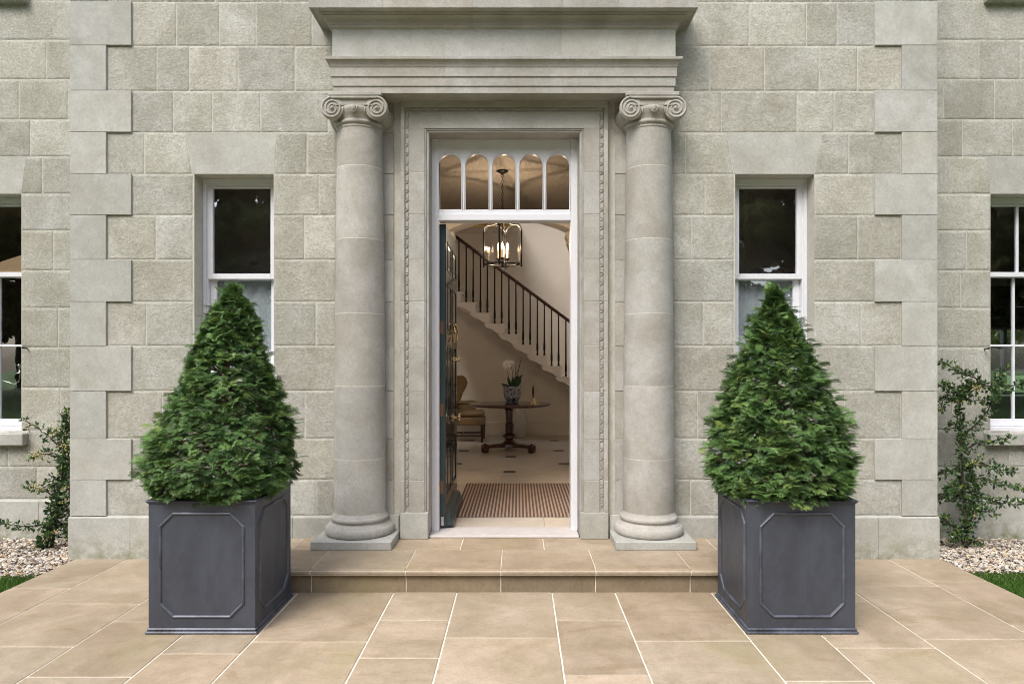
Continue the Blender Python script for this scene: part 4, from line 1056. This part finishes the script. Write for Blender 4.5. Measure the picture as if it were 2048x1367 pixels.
while z>zt0+.13:
    c_=[]; 
    for u in np.linspace(0,2*math.pi,12,endpoint=False):
        q=(.009*math.cos(u),0,.019*math.sin(u)); c_.append((q[0],0,z+q[2]-.015) if k%2==0 else (0,q[0],z+q[2]-.015))
    ch.tube(c_,.0026,5,closed=True); z-=.030; k+=1
ch.build('chain',IRON,lan)
r_=MB(); r_.lathe([(.059,0),(.057,-.008),(.040,-.018),(.018,-.026),(.010,-.04),(0,-.042)],(0,0,0),24,cap=False); r_.build('ceiling_rose',IRON,lan)
pl=bpy.data.lights.new('candle_glow','POINT'); pl.energy=52; pl.color=(1,.78,.54); pl.shadow_soft_size=.022
po=bpy.data.objects.new('candle_glow',pl); COL.objects.link(po); po.parent=lan; po.location=(0,0,2.63-3.36)

# table
tx,ty,tz=-.03,10.1,FZ
tab=empty('pedestal_table',(tx,ty,tz)); tag(tab,'round dark mahogany pedestal table on a tripod base in the hall','table')
m=MB(); m.lathe([(0,.665),(.52,.665),(.59,.668),(.605,.674),(.612,.682),(.618,.690),(.618,.697),(.612,.7),(0,.7)],(0,0,0),72,cap=False); m.build('table_top',WOOD,tab)
m=MB(); m.lathe([(.16,.664),(.15,.64),(.07,.62),(.055,.60),(.05,.42),(.062,.41),(.066,.39),(.060,.28),(.050,.265),(.075,.255),(.104,.235),(.106,.215),(.095,.20),(.06,.195),(.055,.18),(.075,.15),(.11,.125),(.15,.11),(.16,.075),(0,.07)],(0,0,0),10,smooth=False,cap=False); m.build('pedestal',WOOD,tab)
for a in (-150,-35,90):
    m=MB(); ca,sa=math.cos(R(a)),math.sin(R(a))
    def L_(u,v,z): return (u*ca-v*sa,u*sa+v*ca,z)
    vs=[L_(*q) for q in ((.08,-.05,.06),(.08,.05,.06),(.08,.05,.125),(.08,-.05,.125),(.36,-.035,.065),(.36,.035,.065),(.36,.035,.11),(.36,-.035,.11))]
    m.add(vs,[(0,1,2,3),(7,6,5,4),(0,4,5,1),(1,5,6,2),(2,6,7,3),(3,7,4,0)])
    m.lathe([(.0,0),(.045,0),(.058,.02),(.058,.05),(.062,.055),(.062,.10),(.05,.115),(.0,.135)],L_(.40,0,0),8,smooth=False,cap=False); m.build('leg',WOOD,tab)
# blue and white pot with orchid
POTM,nt,bs=newmat('blue_white_porcelain')
tc=nt.nodes.new('ShaderNodeTexCoord')
f1=ramp(nt,noise_n(nt,45,2,.5,tc.outputs['Object'],1.2),.46,.52); vo=nt.nodes.new('ShaderNodeTexVoronoi'); vo.inputs['Scale'].default_value=9; nt.links.new(tc.outputs['Object'],vo.inputs['Vector'])
f2=ramp(nt,vo.outputs['Distance'],.30,.40); cc=mix(nt,'MIX',f1,(.50,.51,.52),(.03,.045,.14)); nt.links.new(mix(nt,'MIX',f2,(.025,.035,.11),cc),bs.inputs['Base Color']); bs.inputs['Roughness'].default_value=.15
px_,pz=.015,FZ+.7
pot=empty('flower_pot',(px_,10.08,pz)); tag(pot,'blue and white porcelain pot on saucer holding the orchid on the table','pot')
m=MB(); m.lathe([(0,.03),(.075,.03),(.095,.05),(.12,.10),(.13,.16),(.132,.20),(.128,.235),(.142,.255),(.140,.262),(.125,.255),(.12,.23),(0,.228)],(0,0,0),36,cap=False); m.build('bowl',POTM,pot)
m=MB(); m.lathe([(0,0),(.085,0),(.09,.008),(.112,.022),(.11,.028),(.08,.018),(0,.018)],(0,0,0),36,cap=False); m.build('saucer',POTM,pot)
orc=empty('orchid',(px_,10.08,pz+.23)); tag(orc,'white flowering orchid with dark strap leaves in the porcelain pot','plant')
m=MB()
def strap(p0,p1,p2,wd):
    p0,p1,p2=map(Vector,(p0,p1,p2)); n=8; vs=[]
    for i in range(n+1):
        u=i/n; p=p0*(1-u)**2+p1*2*u*(1-u)+p2*u*u; d=((p1-p0)*(1-u)+(p2-p1)*u).normalized(); s=d.cross(Vector((0,1,.2))).normalized(); ww=wd*math.sin(math.pi*min(1,.12+u*.88))
        vs+=[p-s*ww,p+Vector((0,.01,0)),p+s*ww]
    m.add(vs,[(i*3+k,i*3+k+1,i*3+k+4,i*3+k+3) for i in range(n) for k in (0,1)],smooth=True)
strap((0,0,0),(-.10,0,.04),(-.17,-.02,.07),.018); strap((0,0,0),(-.08,-.02,.05),(-.15,-.03,.03),.015)
strap((.03,0,0),(.06,0,.12),(.16,0,.20),.030); strap((.02,0,0),(.05,.02,.14),(.09,0,.20),.028); strap((-.02,0,0),(-.05,0,.10),(-.07,0,.17),.022); strap((0,0,0),(.0,0,.1),(.02,.01,.17),.02); strap((.05,0,0),(.12,0,.08),(.13,0,.15),.022)
m.build('leaf',ORCH,orc,fixn=False)
m=MB()
for a in (((-.04,0,0),(-.06,0,.2),(-.09,0,.30)),((.0,0,0),(.0,0,.25),(-.02,0,.36)),((.03,0,0),(.05,0,.25),(.055,0,.38)),((.05,0,0),(.09,0,.25),(.135,0,.46)),((.06,0,.2),(.11,0,.32),(.12,0,.40))): m.tube(a,[.005,.004,.002],6)
m.build('flower_stem',ORCH,orc)
for fx,fz in ((-.10,.31),(-.075,.35),(-.11,.355),(-.03,.37),(-.045,.33),(-.085,.39),(-.005,.38)):
    m=MB()
    for k in range(5):
        a=2*math.pi*k/5+fx*9; c_=Vector((fx+.018*math.cos(a),-.02+.012*math.sin(3*a),fz+.018*math.sin(a))); m.ball(c_,.022,8,5,sc=(.8,.25,.8))
    m.build('flower',PETAL,orc)
bell=empty('hand_bell',(.322,9.98,pz)); tag(bell,'brass hand bell with turned dark wood handle on the hall table','bell')
m=MB(); m.lathe([(.062,0),(.060,.008),(.045,.025),(.034,.05),(.030,.072),(.020,.085),(.008,.092)],(0,0,0),28,cap=False); m.build('bell_cup',BRASS,bell)
m=MB(); m.lathe([(.008,.09),(.014,.10),(.010,.12),(.017,.16),(.019,.20),(.013,.245),(.006,.26)],(0,0,0),14); m.build('handle',WOOD,bell)
m=MB(); m.ball((0,0,.268),.011,10,8); m.build('finial',BRASS,bell)
# urn behind
vz=MB(); vz.lathe([(0,0),(.075,0),(.085,.02),(.12,.12),(.14,.24),(.138,.33),(.11,.44),(.075,.50),(.06,.53),(.07,.56),(.06,.56),(.05,.53)],(0,0,0),36,cap=False)
for s_ in (-1,1): vz.tube([(s_*.062-.04,-.03,.52),(s_*.10-.04,-.05,.50),(s_*.11-.04,-.06,.46),(s_*.09-.04,-.07,.43)],.008,8)
v_=vz.build('floor_vase',CERAM,loc=(.125,11.80,FZ)); tag(v_,'tall white ceramic floor vase against the wall behind the pedestal table','vase')
# wing chair, facing right
ch=empty('wing_chair',(-.80,11.45,FZ)); tag(ch,'tan leather wing chair with dark wooden legs partly behind the open door','chair')
m=MB(); m.box(-.28,.345,-.29,.29,.275,.40,.02); m.build('seat_frame',FABRIC,ch)
m=MB(); m.box(-.26,.335,-.235,.235,.405,.50,.035); m.build('seat_cushion',FABRIC,ch)
m=MB(); m.poly([(-.40,.28),(-.24,.30),(-.22,.7),(-.30,1.05),(-.36,1.09),(-.43,1.06),(-.45,.7)],-.29,.29); m.build('backrest',FABRICB,ch)
for y0 in (-.33,.29):
    m=MB(); m.poly([(-.38,.30),(-.15,.45),(-.10,.62),(-.05,.78),(.0,.86),(.03,.96),(.0,1.04),(-.06,1.08),(-.16,1.07),(-.36,1.09),(-.43,1.06)],y0+.001,y0+.039); m.build('wing',FABRICB,ch)
    m=MB(); m.tube([(-.25,y0+.02,.60),(.10,y0+.02,.62),(.20,y0+.02,.60)],[.03,.04,.035],10); m.box(-.30,.17,y0+.002,y0+.038,.30,.60,.01)
    if y0>0: m.build('armrest',FABRIC,ch)
for lx_,ly_ in ((.31,-.26),(.31,.26),(-.33,-.26),(-.33,.26)):
    m=MB(); s_=1 if lx_>0 else -1; dx=0 if lx_>0 else -.05
    vs=[(lx_-.024,ly_-.024,.275),(lx_+.024,ly_-.024,.275),(lx_+.024,ly_+.024,.275),(lx_-.024,ly_+.024,.275),(lx_-.018+dx,ly_-.018,0),(lx_+.018+dx,ly_-.018,0),(lx_+.018+dx,ly_+.018,0),(lx_-.018+dx,ly_+.018,0)]
    m.add(vs,[(0,1,2,3),(7,6,5,4),(0,4,5,1),(1,5,6,2),(2,6,7,3),(3,7,4,0)]); m.build('leg',WOOD,ch)
m=MB(); m.box(-.36,.30,-.255,-.235,.09,.115,.003); m.box(-.36,.30,.235,.255,.09,.115,.003); m.box(-.04,-.015,-.235,.235,.09,.115,.003); m.build('stretcher',WOOD,ch)

# ================================================================== SIDE ROOMS
def room(x0,x1,y0,y1,z0,z1,mat,ops=None,floor=None):
    r=MB(); r.add([(x0,y0,z0),(x0,y1,z0),(x0,y1,z1),(x0,y0,z1)],[(0,1,2,3)]); r.add([(x1,y0,z0),(x1,y1,z0),(x1,y1,z1),(x1,y0,z1)],[(0,1,2,3)])
    r.add([(x0,y0,z0),(x1,y0,z0),(x1,y1,z0),(x0,y1,z0)],[(0,1,2,3)]); r.add([(x0,y0,z1),(x1,y0,z1),(x1,y1,z1),(x0,y1,z1)],[(0,1,2,3)])
    if ops: wall_cells(r,x0,x1,z0,z1,y1,y1+.02,ops)
    else: r.add([(x0,y1,z0),(x1,y1,z0),(x1,y1,z1),(x0,y1,z1)],[(0,1,2,3)])
    return struct(r.build('room_wall',mat,fixn=False))
room(-2.95,-1.80,5.4502,6.05,.1,3.3,DARKW); room(1.80,2.95,5.4502,6.05,.1,3.3,DARKW)
room(-8.2,-3.4,6.0602,10.5,.1,3.3,DARKW)
room(3.4,8.2,6.0602,10.5,.1,3.3,DARKW,[(7.05,8.15,.95,2.6)])
# curtains behind the lower sashes of the narrow windows
def curtain(x0,x1,z0,z1,y,lab,grp):
    m=MB(); n=60; vs=[]
    for i in range(n+1):
        u=i/n; x=x0+(x1-x0)*u; yy=y+.005*math.sin(u*34)+.0025*math.sin(u*81)
        vs+=[(x,yy,z0),(x,yy+.004,z1)]
    m.add(vs,[(2*i,2*i+2,2*i+3,2*i+1) for i in range(n)],smooth=True)
    o=m.build('net_curtain',CURT,fixn=False); tag(o,lab,'curtain',grp); return o
curtain(-2.35,-1.765,1.42,2.15,5.421,'white net curtain drawn across the lower sash of the narrow left window','net curtains in the narrow windows')
curtain(1.765,2.35,1.42,2.15,5.421,'white net curtain drawn across the lower sash of the narrow right window','net curtains in the narrow windows')
# lampshade and silver sconce inside the left wing
ls=empty('pendant_lamp',(-5.15,7.6,3.3)); tag(ls,'glowing cream pendant lamp seen through the left wing window','lamp')
m=MB(); m.lathe([(.50,-.86),(.505,-.84),(.40,-.74),(.24,-.66),(.10,-.63)],(0,0,0),40,cap=False); m.build('lamp_shade',SHADE,ls)
m=MB(); m.tube([(0,0,0),(0,0,-.64)],.008,8); m.lathe([(.05,0),(.04,-.03),(.01,-.04)],(0,0,0),20,cap=False); m.build('cord',IRON,ls)
sc=empty('candelabrum',(-4.62,6.20,.9)); tag(sc,'silver branched candelabrum standing inside the left wing window','candelabrum')
m=MB(); m.lathe([(.08,-.1),(.07,-.08),(.015,-.05),(.01,.30),(.02,.34),(.008,.38),(.02,.56),(.026,.57),(.02,.60)],(0,0,0),20,cap=False); m.build('centre_stem',SILVER,sc)
m=MB()
for s_ in (-1,1):
    m.tube([(0,0,.38),(s_*.04,0,.42),(s_*.10,0,.40),(s_*.15,0,.385),(s_*.19,0,.41),(s_*.20,0,.45),(s_*.20,0,.48)],.006,8)
    m.lathe([(.006,.475),(.034,.485),(.036,.49),(.012,.495),(.012,.53),(.026,.56),(.022,.565)],(s_*.20,0,0),20,cap=False)
m.build('candle_arm',SILVER,sc)
tb=empty('console_table',(-4.75,6.28,.1)); tag(tb,'dark side table holding the candelabrum in the left wing room','table')
m=MB(); m.box(-.5,.55,-.18,.2,.66,.70,.004); m.build('table_top',WOOD,tb)
for a_ in (-.46,.51):
    for b_ in (-.15,.17):
        m=MB(); m.box(a_-.02,a_+.02,b_-.02,b_+.02,0,.66,.003); m.build('leg',WOOD,tb)
# right wing: far window with blind
wn=empty('rear_window',(7.6,10.56,.97)); tag(wn,'white framed rear window with garden beyond, seen through the right wing window','window')
m=MB()
for a in (-.55,-.02,.50): m.box(a,a+.05,-.05,.03,0,1.6,.003)
for z in (0,.30,1.0,1.55): m.box(-.5,.5,-.045,.025,z,z+.04,.003)
m.build('window_frame',WHITE,wn)
m=MB(); m.box(-.54,.54,0,.004,.01,1.59); m.build('pane',GLASS,wn)
bl=MB(); 
for k in range(4): bl.box(-.60,.60,-.10-.006*(k%2),-.085,.0-.16*k-.159,-.16*k,.008)
b_=bl.build('roman_blind',BLIND,loc=(7.6,10.56,2.64)); tag(b_,'dark red roman blind half lowered over the rear window of the right wing','blind')
struct(room(3.9,7.9,10.5203,14.19,-.1,3.3,DARKW,[(3.95,7.85,.0,3.2)])) if False else None

# ================================================================== TREES behind the viewer (seen only as reflections)
def tree_mesh(seed,H,Rr,n):
    rg=np.random.default_rng(seed); cl=[]
    for i in range(70):
        z=rg.uniform(.22,1.0); a=rg.uniform(0,6.28); r=math.sqrt(rg.random())*math.sin(math.pi*min(1,(z*.9+.12)))**.7; cl.append((Rr*r*math.cos(a),Rr*r*math.sin(a),z*H))
    cl=np.array(cl); idx=rg.integers(0,70,n); s=rg.uniform(.5,1.2,70)[idx]
    d=rg.normal(0,1,(n,3)); d/=np.linalg.norm(d,axis=1,keepdims=True); c=cl[idx]+d*(s*rg.random(n)**.4)[:,None]*np.array([1,1,.6])
    a=rg.normal(0,1,(n,3)); a/=np.linalg.norm(a,axis=1,keepdims=True); b=np.cross(a,rg.normal(0,1,(n,3))); b/=np.linalg.norm(b,axis=1,keepdims=True)
    L=rg.uniform(.07,.15,n)[:,None]; V=np.stack([c-a*L,c+b*L*.5,c+a*L,c-b*L*.5],1).reshape(-1,3); F=(np.array([[0,1,2,3]])[None]+4*np.arange(n)[:,None,None]).reshape(-1,4)
    cb=rg.random(70)[idx]; t=np.stack([np.clip(cb*.8+rg.normal(0,.12,n),0,1),(rg.random(n)<.1)*.5,cb],1)
    tr=MB(); tr.tube([(0,0,-.1),(.1,0,H*.3),(-.1,.1,H*.6),(0,0,H*.9)],[.28,.22,.13,.04],10)
    for k in range(0,70,2): 
        p=cl[k]; tr.tube([(0,0,max(.5,p[2]*.75-.5)),tuple(p*np.array([.5,.5,.92])),tuple(p)],[.07,.045,.015],6)
    return V,F,t,tr
protos=[]
for sd_,H,Rr in ((21,12,3.4),(22,14,3.8),(23,10,3.2)):
    V,F,t,tr=tree_mesh(sd_,H,Rr,60000); root=empty('garden_tree',(0,0,0)); npmesh('crown',V,F,t,TLEAF,root); tr.build('trunk',BARKD,root); protos.append(root)
used=set()
spots=[(-19,-12,0),(-13.5,-15,1),(-9,-11.5,2),(-4.5,-15.5,0),(.5,-18,1),(5,-14.5,2),(9.5,-12,0),(14.5,-15,1),(20,-12,2),(-24,-17,1),(25,-17,0)]
spots+=[(-34+6.2*k,-24-(k%2)*2.5,k%3) for k in range(12)]
for i,(x,y,k) in enumerate(spots):
    o=protos[k] if k not in used else copy_tree(protos[k]); used.add(k)
    sc_=1.0 if i<11 else 1.45
    o.location=(x,y,-.05); o.rotation_euler=(0,0,i*1.7); o.scale=(sc_,sc_,sc_); tag(o,'tall leafy garden tree facing the house, mirrored in its window panes','tree','trees facing the house')
for i,(x,y) in enumerate(((11.2,16.5),(13.8,20))):
    o=copy_tree(protos[i]); o.location=(x,y,-.05); o.scale=(.6,.6,.6) if i==0 else (1,1,1); o.rotation_euler=(0,0,i+.5)
    tag(o,('small bushy tree' if i==0 else 'taller tree')+' behind the house, glimpsed through the rear window under the red blind','tree')
    if 'group' in o: del o['group']
